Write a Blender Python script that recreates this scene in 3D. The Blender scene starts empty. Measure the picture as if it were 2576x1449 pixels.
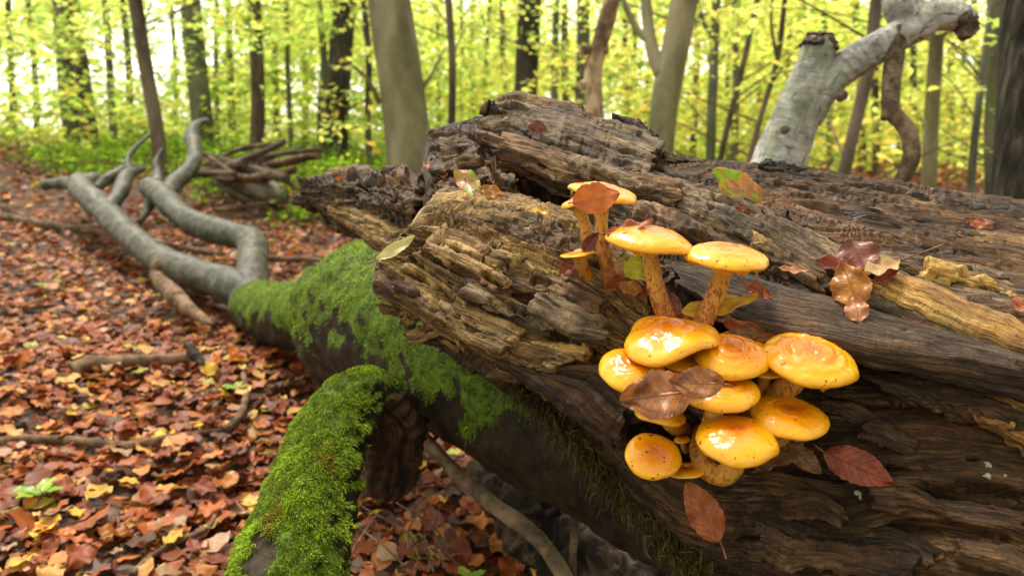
import bpy, math, random
import numpy as np
from mathutils import Vector

random.seed(7)
RNG = np.random.default_rng(7)
R = math.radians
scene = bpy.context.scene
C = scene.collection

# ------------------------------------------------------------------ camera
CAM = np.array([0.0, 0.0, 0.72])
PITCH = R(10.0)
FPX = 1839.0            # focal length in units of a 2576 px wide frame
FWD = np.array([0, math.cos(PITCH), -math.sin(PITCH)])
UPV = np.array([0, math.sin(PITCH), math.cos(PITCH)])
RGT = np.array([1.0, 0, 0])
cd = bpy.data.cameras.new('camera')
cam = bpy.data.objects.new('camera', cd)
C.objects.link(cam)
cam.location = CAM
cam.rotation_euler = (R(90) - PITCH, 0, 0)
cd.sensor_width = 36
cd.lens = 36 * FPX / 2576
cd.clip_start = 0.02
cd.clip_end = 400
cd.dof.use_dof = True
cd.dof.focus_distance = 0.67
cd.dof.aperture_fstop = 6.2
cd.dof.aperture_blades = 8
scene.camera = cam

# ------------------------------------------------------------------ sky, sun, exposure
SUN_EL, SUN_AZ = 64.0, 325.0     # azimuth measured clockwise from +Y
w = bpy.data.worlds.new('World')
scene.world = w
w.use_nodes = True
nt = w.node_tree
bg = nt.nodes['Background']
sky = nt.nodes.new('ShaderNodeTexSky')
sky.sky_type = 'NISHITA'
sky.sun_disc = False
sky.sun_elevation = R(SUN_EL)
sky.sun_rotation = R(SUN_AZ)
sky.dust_density = 1.5
sky.air_density = 1.0
sky.ozone_density = 1.0
hs = nt.nodes.new('ShaderNodeHueSaturation')
hs.inputs['Saturation'].default_value = 0.10       # an overcast, nearly white sky
nt.links.new(sky.outputs[0], hs.inputs['Color'])
wm = nt.nodes.new('ShaderNodeMix'); wm.data_type = 'RGBA'; wm.blend_type = 'MULTIPLY'
wm.inputs[0].default_value = 1.0; wm.inputs[7].default_value = (1.0, .955, .84, 1)   # camera white balance for the shade
nt.links.new(hs.outputs[0], wm.inputs[6])
nt.links.new(wm.outputs[2], bg.inputs['Color'])
bg.inputs['Strength'].default_value = 0.15
sd = bpy.data.lights.new('sun', 'SUN')
sd.energy = 1.5
sd.angle = R(12)
sd.color = (1.0, 0.93, 0.80)
sun = bpy.data.objects.new('sun', sd)
C.objects.link(sun)
_az, _el = R(SUN_AZ), R(SUN_EL)
sdir = Vector((math.sin(_az) * math.cos(_el), math.cos(_az) * math.cos(_el), math.sin(_el)))
sun.rotation_euler = sdir.to_track_quat('Z', 'Y').to_euler()
sun.location = sdir * 20
vs = scene.view_settings
vs.view_transform = 'Standard'
vs.look = 'None'
vs.exposure = 1.58
vs.gamma = 1.0
vs.use_curve_mapping = False
scene.render.engine = 'CYCLES'
scene.cycles.use_denoising = True
scene.cycles.max_bounces = 8
scene.cycles.diffuse_bounces = 4
scene.cycles.transmission_bounces = 6
scene.cycles.transparent_max_bounces = 8
scene.cycles.caustics_reflective = False
scene.cycles.caustics_refractive = False


def P(px, py, d):
    """a point d metres ahead of the camera plane, on the ray through (px,py) of a 2576x1449 frame"""
    return CAM + d * FWD + d * (px - 1288.0) / FPX * RGT + d * (724.5 - py) / FPX * UPV


# ------------------------------------------------------------------ noise
def _h(ix, iy, iz, seed):
    n = (ix.astype(np.uint32) * np.uint32(374761393) + iy.astype(np.uint32) * np.uint32(668265263)
         + iz.astype(np.uint32) * np.uint32(2147483647) + np.uint32((seed * 974634777) & 0xffffffff))
    n = (n ^ (n >> np.uint32(13))) * np.uint32(1274126177)
    n = (n ^ (n >> np.uint32(16))) * np.uint32(2246822519)
    n = n ^ (n >> np.uint32(15))
    return n.astype(np.float64) / 2147483648.0 - 1.0


def n2(x, y, seed=0):
    x = np.asarray(x, float); y = np.asarray(y, float)
    x, y = np.broadcast_arrays(x, y)
    fx, fy = np.floor(x), np.floor(y)
    ix, iy = fx.astype(np.int64), fy.astype(np.int64)
    tx, ty = x - fx, y - fy
    tx = tx * tx * tx * (tx * (tx * 6 - 15) + 10); ty = ty * ty * ty * (ty * (ty * 6 - 15) + 10)
    z = np.zeros_like(ix)
    a = _h(ix, iy, z, seed); b = _h(ix + 1, iy, z, seed)
    c = _h(ix, iy + 1, z, seed); d = _h(ix + 1, iy + 1, z, seed)
    return (a + (b - a) * tx) * (1 - ty) + (c + (d - c) * tx) * ty


def n3(p, f, seed=0):
    q = np.asarray(p, float) * f
    fl = np.floor(q); i = fl.astype(np.int64); t = q - fl
    t = t * t * (3 - 2 * t)
    out = 0
    for dx in (0, 1):
        for dy in (0, 1):
            for dz in (0, 1):
                wgt = ((t[..., 0] if dx else 1 - t[..., 0]) * (t[..., 1] if dy else 1 - t[..., 1])
                       * (t[..., 2] if dz else 1 - t[..., 2]))
                out = out + wgt * _h(i[..., 0] + dx, i[..., 1] + dy, i[..., 2] + dz, seed)
    return out


def fbm2(x, y, octv=4, seed=0, gain=0.5):
    s, a, f, tot = 0, 1.0, 1.0, 0
    for k in range(octv):
        s = s + a * n2(x * f, y * f, seed + 17 * k)
        tot += a; a *= gain; f *= 2.03
    return s / tot * 1.5


def sstep(a, b, x):
    t = np.clip((x - a) / (b - a), 0, 1)
    return t * t * (3 - 2 * t)


# ------------------------------------------------------------------ mesh helpers
def mesh(name, verts, quads, mat, uv=None, tris=None, smooth=True, cols=None, matidx=None):
    verts = np.ascontiguousarray(verts, np.float32).reshape(-1, 3)
    quads = np.zeros((0, 4), np.int32) if quads is None else np.asarray(quads, np.int32).reshape(-1, 4)
    tris = np.zeros((0, 3), np.int32) if tris is None else np.asarray(tris, np.int32).reshape(-1, 3)
    me = bpy.data.meshes.new(name)
    nq, ntr = len(quads), len(tris)
    li = np.concatenate([quads.ravel(), tris.ravel()]).astype(np.int32)
    me.vertices.add(len(verts)); me.vertices.foreach_set('co', verts.ravel())
    me.loops.add(len(li)); me.loops.foreach_set('vertex_index', li)
    me.polygons.add(nq + ntr)
    ls = np.concatenate([np.arange(nq) * 4, nq * 4 + np.arange(ntr) * 3]).astype(np.int32)
    me.polygons.foreach_set('loop_start', ls)
    if smooth:
        me.polygons.foreach_set('use_smooth', np.ones(nq + ntr, bool))
    if uv is not None:
        ul = me.uv_layers.new(name='UVMap')
        ul.data.foreach_set('uv', np.ascontiguousarray(np.asarray(uv, np.float32)[li]).ravel())
    if cols is not None:
        ca = me.color_attributes.new('tone', 'FLOAT_COLOR', 'POINT')
        c4 = np.ones((len(verts), 4), np.float32); c4[:, :3] = cols
        ca.data.foreach_set('color', c4.ravel())
    if isinstance(mat, (list, tuple)):
        for m in mat: me.materials.append(m)
        if matidx is not None: me.polygons.foreach_set('material_index', np.asarray(matidx, np.int32))
    else:
        me.materials.append(mat)
    me.update(calc_edges=True)
    return me


def obj(name, me, parent=None):
    o = bpy.data.objects.new(name, me); C.objects.link(o)
    if parent is not None: o.parent = parent
    return o


def tag(o, label=None, cat=None, group=None, kind=None):
    if label: o['label'] = label
    if cat: o['category'] = cat
    if group: o['group'] = group
    if kind: o['kind'] = kind
    return o


def thing(name, label, cat, loc=(0, 0, 0), group=None):
    o = bpy.data.objects.new(name, None); C.objects.link(o)
    o.empty_display_size = 0.05
    o.location = loc
    return tag(o, label, cat, group)


def under(o, parent):
    """parent a mesh built in world coordinates under an Empty standing at its own place"""
    o.parent = parent
    o.location = -Vector(parent.location)
    return o


def crm(pts, n):
    """Catmull-Rom through pts (k,m), n samples spread by index"""
    pts = np.asarray(pts, float); k = len(pts)
    t = np.linspace(0, k - 1, n); i = np.clip(np.floor(t).astype(int), 0, k - 2); f = (t - i)[:, None]
    ext = np.concatenate([[2 * pts[0] - pts[1]], pts, [2 * pts[-1] - pts[-2]]])
    p0, p1, p2, p3 = ext[i], ext[i + 1], ext[i + 2], ext[i + 3]
    return 0.5 * (2 * p1 + (p2 - p0) * f + (2 * p0 - 5 * p1 + 4 * p2 - p3) * f ** 2 + (3 * p1 - p0 - 3 * p2 + p3) * f ** 3)


def crm_even(pts, n):
    q = crm(pts, 40 * len(pts))
    s = np.concatenate([[0], np.cumsum(np.linalg.norm(np.diff(q[:, :3], axis=0), axis=1))])
    t = np.linspace(0, s[-1], n)
    return np.stack([np.interp(t, s, q[:, j]) for j in range(q.shape[1])], 1), s[-1]


def gridquads(nu, nv, closed_v):
    iu = np.arange(nu - 1)[:, None]
    iv = np.arange(nv if closed_v else nv - 1)[None, :]
    a = iu * nv + iv; b = iu * nv + (iv + 1) % nv
    return np.stack([a, b, b + nv, a + nv], -1).reshape(-1, 4)


def normals(G, closed_v):
    du = np.gradient(G, axis=0)
    if closed_v:
        dv = (np.roll(G, -1, 1) - np.roll(G, 1, 1)) * .5
    else:
        dv = np.gradient(G, axis=1)
    n = np.cross(du, dv)
    return n / (np.linalg.norm(n, axis=2, keepdims=True) + 1e-12)


def capped(G, U, V, ends=(1, 1)):
    """closed tube grid -> verts, quads, tris, uv with shrunken caps"""
    nu, nv = G.shape[:2]
    verts = [G.reshape(-1, 3)]; uv = [np.stack([U, V], -1).reshape(-1, 2)]
    quads = [gridquads(nu, nv, True)]; tris = []
    cnt = nu * nv
    for e, row, nxt in ((0, 0, 1), (1, nu - 1, nu - 2)):
        if not ends[e]: continue
        c = G[row].mean(0); out = (G[row] - G[nxt]).mean(0); out /= (np.linalg.norm(out) + 1e-9)
        rad = np.linalg.norm(G[row] - c, axis=1).mean()
        prev = row * nv + np.arange(nv)
        for j, s in enumerate((.75, .45, .18)):
            wob = n2(np.arange(nv) * .35, j * 3.1, 5 + e)[:, None]
            ring = c + (G[row] - c) * (s + .08 * wob) + out * (rad * .12 * wob)
            idx = cnt + np.arange(nv); cnt += nv
            verts.append(ring); uv.append(np.stack([np.full(nv, U[row].mean()) + (1 - s) * rad * .3, V[row]], -1))
            q = np.stack([prev, np.roll(prev, -1), np.roll(idx, -1), idx], -1)
            quads.append(q if e else q[:, ::-1]); prev = idx
        verts.append(c[None]); uv.append([[U[row].mean(), V[row].mean()]])
        t = np.stack([prev, np.roll(prev, -1), np.full(nv, cnt)], -1); cnt += 1
        tris.append(t if e else t[:, ::-1])
    return (np.concatenate(verts), np.concatenate(quads),
            np.concatenate(tris) if tris else None, np.concatenate(uv))


# ------------------------------------------------------------------ material helpers
class NT:
    def __init__(s, name):
        s.m = bpy.data.materials.new(name); s.m.use_nodes = True
        s.t = s.m.node_tree; s.b = s.t.nodes['Principled BSDF']; s.out = s.t.nodes['Material Output']

    def node(s, typ, **k):
        n = s.t.nodes.new(typ)
        for a, v in k.items(): setattr(n, a, v)
        return n

    def link(s, a, b): s.t.links.new(a, b)

    def val(s, sock, v):
        if hasattr(v, 'is_linked') or isinstance(v, bpy.types.NodeSocket): s.link(v, sock)
        else: sock.default_value = v

    def math(s, op, a, b=None, c=None, clamp=False):
        n = s.node('ShaderNodeMath', operation=op); n.use_clamp = clamp
        s.val(n.inputs[0], a)
        if b is not None: s.val(n.inputs[1], b)
        if c is not None: s.val(n.inputs[2], c)
        return n.outputs[0]

    def coord(s, which='UV'):
        if not hasattr(s, 'tc'): s.tc = s.node('ShaderNodeTexCoord')
        return s.tc.outputs[which]

    def mapping(s, vec, scale, loc=(0, 0, 0)):
        n = s.node('ShaderNodeMapping'); s.link(vec, n.inputs['Vector'])
        n.inputs['Scale'].default_value = scale; n.inputs['Location'].default_value = loc
        return n.outputs[0]

    def noise(s, vec, scale=1.0, detail=4, rough=.55, dist=0.0):
        n = s.node('ShaderNodeTexNoise'); s.link(vec, n.inputs['Vector'])
        n.inputs['Scale'].default_value = scale; n.inputs['Detail'].default_value = detail
        n.inputs['Roughness'].default_value = rough; n.inputs['Distortion'].default_value = dist
        return n.outputs['Fac']

    def ramp(s, fac, stops):
        n = s.node('ShaderNodeValToRGB'); s.link(fac, n.inputs[0])
        e = n.color_ramp.elements
        while len(e) < len(stops): e.new(.5)
        for k, (p, c) in zip(e, stops):
            k.position = p
            k.color = (c, c, c, 1) if isinstance(c, (int, float)) else (*c, 1)
        return n.outputs[0]

    def mix(s, fac, a, b, mode='MIX'):
        n = s.node('ShaderNodeMix', data_type='RGBA', blend_type=mode)
        s.val(n.inputs[0], fac)
        for i, v in ((6, a), (7, b)):
            if isinstance(v, tuple): n.inputs[i].default_value = (*v[:3], 1)
            else: s.link(v, n.inputs[i])
        return n.outputs[2]

    def bump(s, h, strength=.5, dist=.002, normal=None):
        n = s.node('ShaderNodeBump'); s.link(h, n.inputs['Height'])
        n.inputs['Strength'].default_value = strength; n.inputs['Distance'].default_value = dist
        if normal is not None: s.link(normal, n.inputs['Normal'])
        return n.outputs[0]

    def sep(s, vec):
        n = s.node('ShaderNodeSeparateXYZ'); s.link(vec, n.inputs[0]); return n.outputs

    def set(s, **k):
        for a, v in k.items():
            key = {'color': 'Base Color', 'rough': 'Roughness', 'normal': 'Normal', 'spec': 'Specular IOR Level',
                   'coat': 'Coat Weight', 'coat_rough': 'Coat Roughness', 'sss': 'Subsurface Weight',
                   'coat_normal': 'Coat Normal'}.get(a, a)
            if isinstance(v, tuple): s.b.inputs[key].default_value = (*v[:3], 1)
            else: s.val(s.b.inputs[key], v)
        return s


def wood_mat(name, dark, mid, tan, light, seed=0.0, bias=0.0, wet=.5, streak=1.0, black=.5, cross=.35):
    """decayed wood: grain runs along U (metres), V goes across"""
    t = NT(name); uv = t.coord('UV')
    g = t.noise(t.mapping(uv, (14, 150, 1), (seed, seed, 0)), 1, 5, .62, .3)
    p = t.noise(t.mapping(uv, (11, 30, 1), (seed + 9, 3, 0)), 1, 4, .6, .6)
    q = t.noise(t.mapping(uv, (45, 70, 1), (seed + 2, 8, 0)), 1, 3, .6, .4)
    f = t.math('MULTIPLY', g, .42 * streak)
    f = t.math('MULTIPLY_ADD', p, .55, f)
    f = t.math('MULTIPLY_ADD', q, .28, f)
    f = t.math('ADD', f, bias - .10)
    col = t.ramp(f, [(.41, dark), (.485, mid), (.56, tan), (.67, light)])
    # rust-red and blackened stains of their own shape
    st = t.noise(t.mapping(uv, (7, 16, 1), (seed + 31, 5, 0)), 1, 3, .55, 1.0)
    col = t.mix(t.ramp(st, [(.56, 0.0), (.68, .6)]), col, (.17, .068, .026))
    bk = t.noise(t.mapping(uv, (13, 42, 1), (seed + 51, 7, 0)), 1, 4, .6, 1.2)
    col = t.mix(t.ramp(bk, [(.57, 0.0), (.66, black)]), col, (.020, .015, .013))
    fib = t.noise(t.mapping(uv, (40, 700, 1), (seed, 0, 0)), 1, 3, .65)
    fl = t.noise(t.mapping(uv, (22, 380, 1), (seed + 70, 2, 0)), 1, 4, .7, .2)
    col = t.mix(1.0, col, t.ramp(fl, [(.36, .34), (.47, .92), (.53, 1.0), (.66, 1.40)]), 'MULTIPLY')
    sk = t.noise(t.mapping(uv, (260, 420, 1), (seed + 80, 6, 0)), 1, 2, .6, .3)
    col = t.mix(t.ramp(sk, [(.62, 0.0), (.68, .75)]), col, (.014, .010, .008))
    crk = t.math('MULTIPLY', t.noise(t.mapping(uv, (300, 50, 1), (seed, 4, 0)), 1, 3, .6, .9), t.ramp(p, [(.42, 0.0), (.6, 1.0)]))
    hgt = t.math('ADD', t.math('MULTIPLY', fib, .8), t.math('MULTIPLY', crk, cross))
    hgt = t.math('MULTIPLY_ADD', g, 1.6, hgt)
    nrm = t.bump(t.math('MULTIPLY_ADD', fl, 1.2, hgt), 1.0, .0040)
    rg = t.ramp(bk, [(.35, .78 - wet * .2), (.7, .78 - wet * .55)])
    t.set(color=col, rough=rg, normal=nrm, spec=.32)
    return t.m


def bark_mat(name, dark, mid, light, sc=(10, 10, 3), bumpd=.006, blotch=None, rough=.85):
    t = NT(name); ob = t.coord('Object')
    a = t.noise(t.mapping(ob, sc), 1, 6, .62, .3)
    b = t.noise(t.mapping(ob, tuple(v * .25 for v in sc), (5, 5, 5)), 1, 3, .5, .4)
    f = t.math('MULTIPLY_ADD', b, .5, t.math('MULTIPLY', a, .55))
    col = t.ramp(f, [(.43, dark), (.52, mid), (.62, light)])
    if blotch:
        k = t.noise(t.mapping(ob, tuple(v * .6 for v in sc), (2, 9, 1)), 1, 4, .6, .6)
        col = t.mix(t.ramp(k, [(.50, 0.0), (.60, .9)]), col, blotch)
    t.set(color=col, rough=rough, normal=t.bump(a, .6, bumpd), spec=.3)
    return t.m


def limb_mat(name, dark, mid, light, blot, rough=.6):
    """smooth beech bark on a limb: fine rings across (U runs along the limb), scars, blotches and splits"""
    t = NT(name); uv = t.coord('UV'); ob = t.coord('Object')
    a = t.noise(ob, 24, 5, .65, .5); b = t.noise(ob, 7, 4, .6, .8)
    r = t.noise(t.mapping(uv, (150, 14, 1)), 1, 4, .65, .6)
    f = t.math('MULTIPLY_ADD', b, .45, t.math('MULTIPLY_ADD', r, .25, t.math('MULTIPLY', a, .35)))
    col = t.ramp(f, [(.44, dark), (.52, mid), (.60, light)])
    k = t.noise(ob, 38, 4, .65, .9); col = t.mix(t.ramp(k, [(.57, 0.0), (.64, .9)]), col, blot)
    c = t.noise(t.mapping(uv, (9, 120, 1)), 1, 3, .6, 1.0); col = t.mix(t.ramp(c, [(.64, 0.0), (.68, .85)]), col, tuple(v * .4 for v in blot))
    k2 = t.noise(ob, 9, 3, .6, .4); col = t.mix(t.ramp(k2, [(.56, 0.0), (.68, .5)]), col, (mid[0] * .8, mid[1] * .95, mid[2] * .55))
    h = t.math('MULTIPLY_ADD', r, .6, t.math('SUBTRACT', a, t.math('MULTIPLY', t.ramp(c, [(.62, 0.0), (.68, 1.0)]), .8)))
    t.set(color=col, rough=rough, normal=t.bump(h, .9, .006), spec=.35)
    return t.m


def mossbase_mat(name, bark_d, bark_l):
    """bark under moss; how mossy comes from the mesh attribute 'tone' (red = moss cover)"""
    t = NT(name); ob = t.coord('Object')
    at = t.node('ShaderNodeAttribute', attribute_name='tone')
    ms = t.ramp(t.math('MULTIPLY_ADD', t.noise(t.coord('Object'), 90, 3, .6), .5, t.sep(at.outputs['Color'])[0]), [(.62, 0.0), (.82, 1.0)])
    a = t.noise(ob, 60, 5, .6, .2); b = t.noise(ob, 14, 4, .6, .5)
    bark = t.ramp(t.math('MULTIPLY_ADD', a, .5, t.math('MULTIPLY', b, .5)), [(.40, bark_d), (.60, bark_l)])
    moss = t.ramp(a, [(.35, (.030, .050, .006)), (.65, (.11, .17, .012))])
    col = t.mix(ms, bark, moss)
    t.set(color=col, rough=.85, normal=t.bump(t.math('ADD', a, b), .8, .006), spec=.25)
    return t.m


def attr_leaf_mat(name, trans=.35, rough=.45, spec=.4, vein=True, satmul=1.0):
    """leaf tissue whose own colour comes from the mesh attribute 'tone'"""
    t = NT(name)
    at = t.node('ShaderNodeAttribute', attribute_name='tone'); col = at.outputs['Color']
    if vein:
        x, y, _ = t.sep(t.coord('UV'))
        ob = t.coord('Object')
        k = t.noise(ob, 70, 3, .6, .3)
        col = t.mix(t.ramp(k, [(.35, .0), (.7, .45)]), col, (.10, .035, .012))
    t.set(color=col, rough=rough, spec=spec)
    tr = t.node('ShaderNodeBsdfTranslucent'); t.link(col, tr.inputs['Color'])
    mx = t.node('ShaderNodeMixShader'); mx.inputs[0].default_value = trans
    t.link(t.b.outputs[0], mx.inputs[1]); t.link(tr.outputs[0], mx.inputs[2]); t.link(mx.outputs[0], t.out.inputs['Surface'])
    return t.m


def leaf_mat(name, c1, c2, c3=None, veinc=(.35, .16, .04), trans=.25, rough=.42, spots=.3, cut=.55, coat=.15):
    """one big leaf: UV.x from stalk to tip, UV.y across; veins, blotches and wet gloss"""
    t = NT(name); uv = t.coord('UV'); x, y, _ = t.sep(uv)
    s = t.math('ABSOLUTE', t.math('MULTIPLY_ADD', y, 2.0, -1.0))
    ph = t.math('SUBTRACT', t.math('MULTIPLY', x, 8.5), t.math('MULTIPLY', s, 1.9))
    v = t.math('PINGPONG', ph, .5)                      # 0 on a side vein
    sv = t.ramp(v, [(.0, 1.0), (.09, 0.0)])
    mr = t.ramp(s, [(.0, 1.0), (.07, 0.0)])
    vein = t.math('MAXIMUM', t.math('MULTIPLY', sv, .55), mr)
    n = t.noise(t.mapping(uv, (5, 4, 1)), 1, 5, .6, .5)
    col = t.mix(t.ramp(n, [(.38, 0.0), (.62, 1.0)]), c1, c2)
    if c3:
        n3_ = t.noise(t.mapping(uv, (2.2, 1.8, 1), (4, 1, 0)), 1, 3, .5, .4)
        col = t.mix(t.ramp(n3_, [(cut - .04, 0.0), (cut + .04, 1.0)]), col, c3)
    sp = t.noise(t.mapping(uv, (9, 7, 1), (7, 7, 0)), 1, 4, .65, .3)
    col = t.mix(t.ramp(sp, [(.60, 0.0), (.70, spots)]), col, (.035, .015, .008))
    col = t.mix(t.math('MULTIPLY', vein, .38), col, veinc)
    hgt = t.math('ADD', t.math('MULTIPLY', vein, -1.0), t.math('MULTIPLY', t.noise(t.mapping(uv, (40, 30, 1)), 1, 3), .5))
    nrm = t.bump(hgt, .6, .0012)
    t.set(color=col, rough=rough, normal=nrm, coat=coat, coat_rough=.12, spec=.3)
    tr = t.node('ShaderNodeBsdfTranslucent'); t.link(col, tr.inputs['Color']); t.link(nrm, tr.inputs['Normal'])
    mx = t.node('ShaderNodeMixShader'); mx.inputs[0].default_value = trans
    t.link(t.b.outputs[0], mx.inputs[1]); t.link(tr.outputs[0], mx.inputs[2]); t.link(mx.outputs[0], t.out.inputs['Surface'])
    return t.m


# ------------------------------------------------------------------ ground
def zg(x, y):
    x = np.asarray(x, float); y = np.asarray(y, float)
    yy = np.clip(y - .6, -3, 30)
    z = .070 * np.where(yy < 7, yy, 7 + (1 - np.exp(-(yy - 7) / 6)) * 3)
    z = z + .055 * np.clip(-x - .8, -.5, 12) * sstep(2.5, 8, y)
    z = z + .03 * fbm2(x * .7 + 3, y * .7, 3, 4) + .012 * fbm2(x * 4, y * 4, 2, 9)
    return z


def ground():
    def axis(a, b, n, pw):
        t = np.linspace(-1, 1, n); return np.sign(t) * np.abs(t) ** pw * (b - a) / 2 + (a + b) / 2
    xs = axis(-90, 90, 220, 2.6)
    ys = np.concatenate([np.linspace(-30, .3, 24)[:-1], .3 + (np.linspace(0, 1, 170) ** 2.4) * 150])
    X, Y = np.meshgrid(xs, ys, indexing='ij')
    G = np.stack([X, Y, zg(X, Y) - .012], -1)
    t = NT('forest_soil'); ob = t.coord('Object')
    a = t.noise(ob, 22, 5, .65, .4); b = t.noise(ob, 2.2, 3, .5)
    col = t.ramp(a, [(.35, (.016, .010, .007)), (.5, (.05, .026, .014)), (.62, (.13, .055, .020)), (.74, (.20, .10, .03))])
    t.set(color=col, rough=.8, normal=t.bump(a, .8, .02), spec=.3)
    o = obj('ground', mesh('ground', G.reshape(-1, 3), gridquads(*X.shape, False), t.m))
    tag(o, kind='structure')


ground()

# ------------------------------------------------------------------ rotten wood surfaces
def grain(u, v, seed=0, rough=1.0, ledge=1.0, holes=0, fine=1.0, U0=0, U1=1, V0=0, V1=1, ln=1.0):
    """relief of decayed wood in metres; u along the grain, v across (metres)"""
    u0_ = u; u = u / ln
    wu = u + .012 * fbm2(u * 9, v * 22, 2, seed + 40); wv = v + .006 * fbm2(u * 14, v * 14, 2, seed + 41)
    h = .0056 * fbm2(wu * 9, wv * 34, 4, seed)
    q = fbm2(wu * 8, wv * 34, 3, seed + 3, .55) * 4.2 + wv * 16
    fl = np.floor(q); r = q - fl
    h = h + ledge * .0060 * (sstep(.0, .10, r) - r * .95) * (0.5 + .5 * n2(wu * 5, fl * 7.7, seed + 5))
    q2 = fbm2(wu * 14, wv * 80, 2, seed + 6) * 3.0
    r2 = q2 - np.floor(q2)
    h = h + ledge * .0024 * (sstep(0, .2, r2) - r2)
    # broken-off blocks: steps along the grain
    b = fbm2(wu * 22, wv * 45, 3, seed + 11)
    h = h - .0072 * sstep(.12, .2, b) * sstep(-.2, .4, n2(wu * 6, wv * 9, seed + 12))
    # short cross cracks
    c = 1 - np.abs(n2(wu * 130, wv * 26, seed + 14))
    h = h - .0020 * fine * sstep(.84, 1, c) * sstep(-.1, .5, n2(wu * 15, wv * 20, seed + 15))
    c2 = 1 - np.abs(fbm2(wu * 7, wv * 60, 2, seed + 16))
    h = h - .0085 * sstep(.92, 1, c2) * sstep(.0, .5, n2(wu * 9, wv * 16, seed + 17))
    h = h + fine * .0008 * n2(wu * 30, wv * 330, seed + 18) + fine * .0005 * n2(wu * 110, wv * 230, seed + 19)
    h = h * rough
    u = u0_
    if holes:
        rg = np.random.default_rng(seed + 99)
        for _ in range(holes):
            hu = U0 + (U1 - U0) * rg.random(); hv = V0 + (V1 - V0) * rg.random()
            a = .0022 + .0045 * rg.random(); bb = a * (1.3 + 2.6 * rg.random())
            dd = np.sqrt(((u - hu) / bb) ** 2 + ((v - hv) / a) ** 2) + .25 * n2(u * 200, v * 200, seed + 21)
            h = h - (.012 + .014 * rg.random()) * (1 - sstep(.55, 1.0, dd))
    return h


def patch(name, rows, nu, nv, mat, seed=0, rough=1.0, ledge=1.0, holes=0, fine=1.0, parent=None, vfront=None, extra=None, back=0.0, ln=1.0, swirl=0.0, rmap=None):
    """closed lump of wood lofted through rows of (px,py,d); rows form a ring round the lump"""
    k = len(rows)
    L = np.array([[P(q[0], q[1], q[2] + back) for q in r] for r in rows])               # rows, cols, 3
    cols = np.array([crm_even(r, nu)[0] for r in L])               # rows, nu, 3
    ring = np.concatenate([cols[-2:], cols, cols[:3]], 0)           # wrap
    # v samples, weighted to the front rows
    wts = np.ones(k) if vfront is None else np.asarray(vfront, float)
    cw = np.concatenate([[0], np.cumsum(wts)]) / wts.sum()
    tv = np.interp(np.arange(nv) / nv, cw, np.arange(k + 1))
    i = np.floor(tv).astype(int); f = (tv - i)[:, None, None]
    p0, p1, p2, p3 = ring[i + 1], ring[i + 2], ring[i + 3], ring[i + 4]
    G = .5 * (2 * p1 + (p2 - p0) * f + (2 * p0 - 5 * p1 + 4 * p2 - p3) * f ** 2 + (3 * p1 - p0 - 3 * p2 + p3) * f ** 3)
    G = np.transpose(G, (1, 0, 2))                                  # nu, nv, 3
    mid = nu // 2
    vl = np.concatenate([[0], np.cumsum(np.linalg.norm(np.diff(G[mid], axis=0), axis=1))])
    ul = np.concatenate([[0], np.cumsum(np.linalg.norm(np.diff(G, axis=0).mean(1), axis=1))])
    U, V = np.meshgrid(ul, vl, indexing='ij')
    N = normals(G, True)
    ctr = G.mean(1, keepdims=True)
    if np.mean(np.sum(N * (G - ctr), -1)) < 0: N = -N
    if swirl:
        V = V + swirl * (fbm2(U * 3.2 + 1.7, V * 4.2, 2, seed + 60) + .35 * fbm2(U * 9, V * 11, 2, seed + 61))
    h = grain(U, V, seed, rough, ledge, holes, fine, ul[0], ul[-1], 0, vl[-1] * .6, ln)
    if rmap is not None: h = h * rmap(U, V, G)
    if extra is not None: h = h + extra(U, V, G)
    h = h * sstep(0, .012, U - ul[0] + .004) * 1.0
    G = G + N * h[..., None]
    vs_, q, tr, uv = capped(G, U, V)
    o = obj(name, mesh(name, vs_, q, mat, uv, tr), parent)
    return o, G


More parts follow.
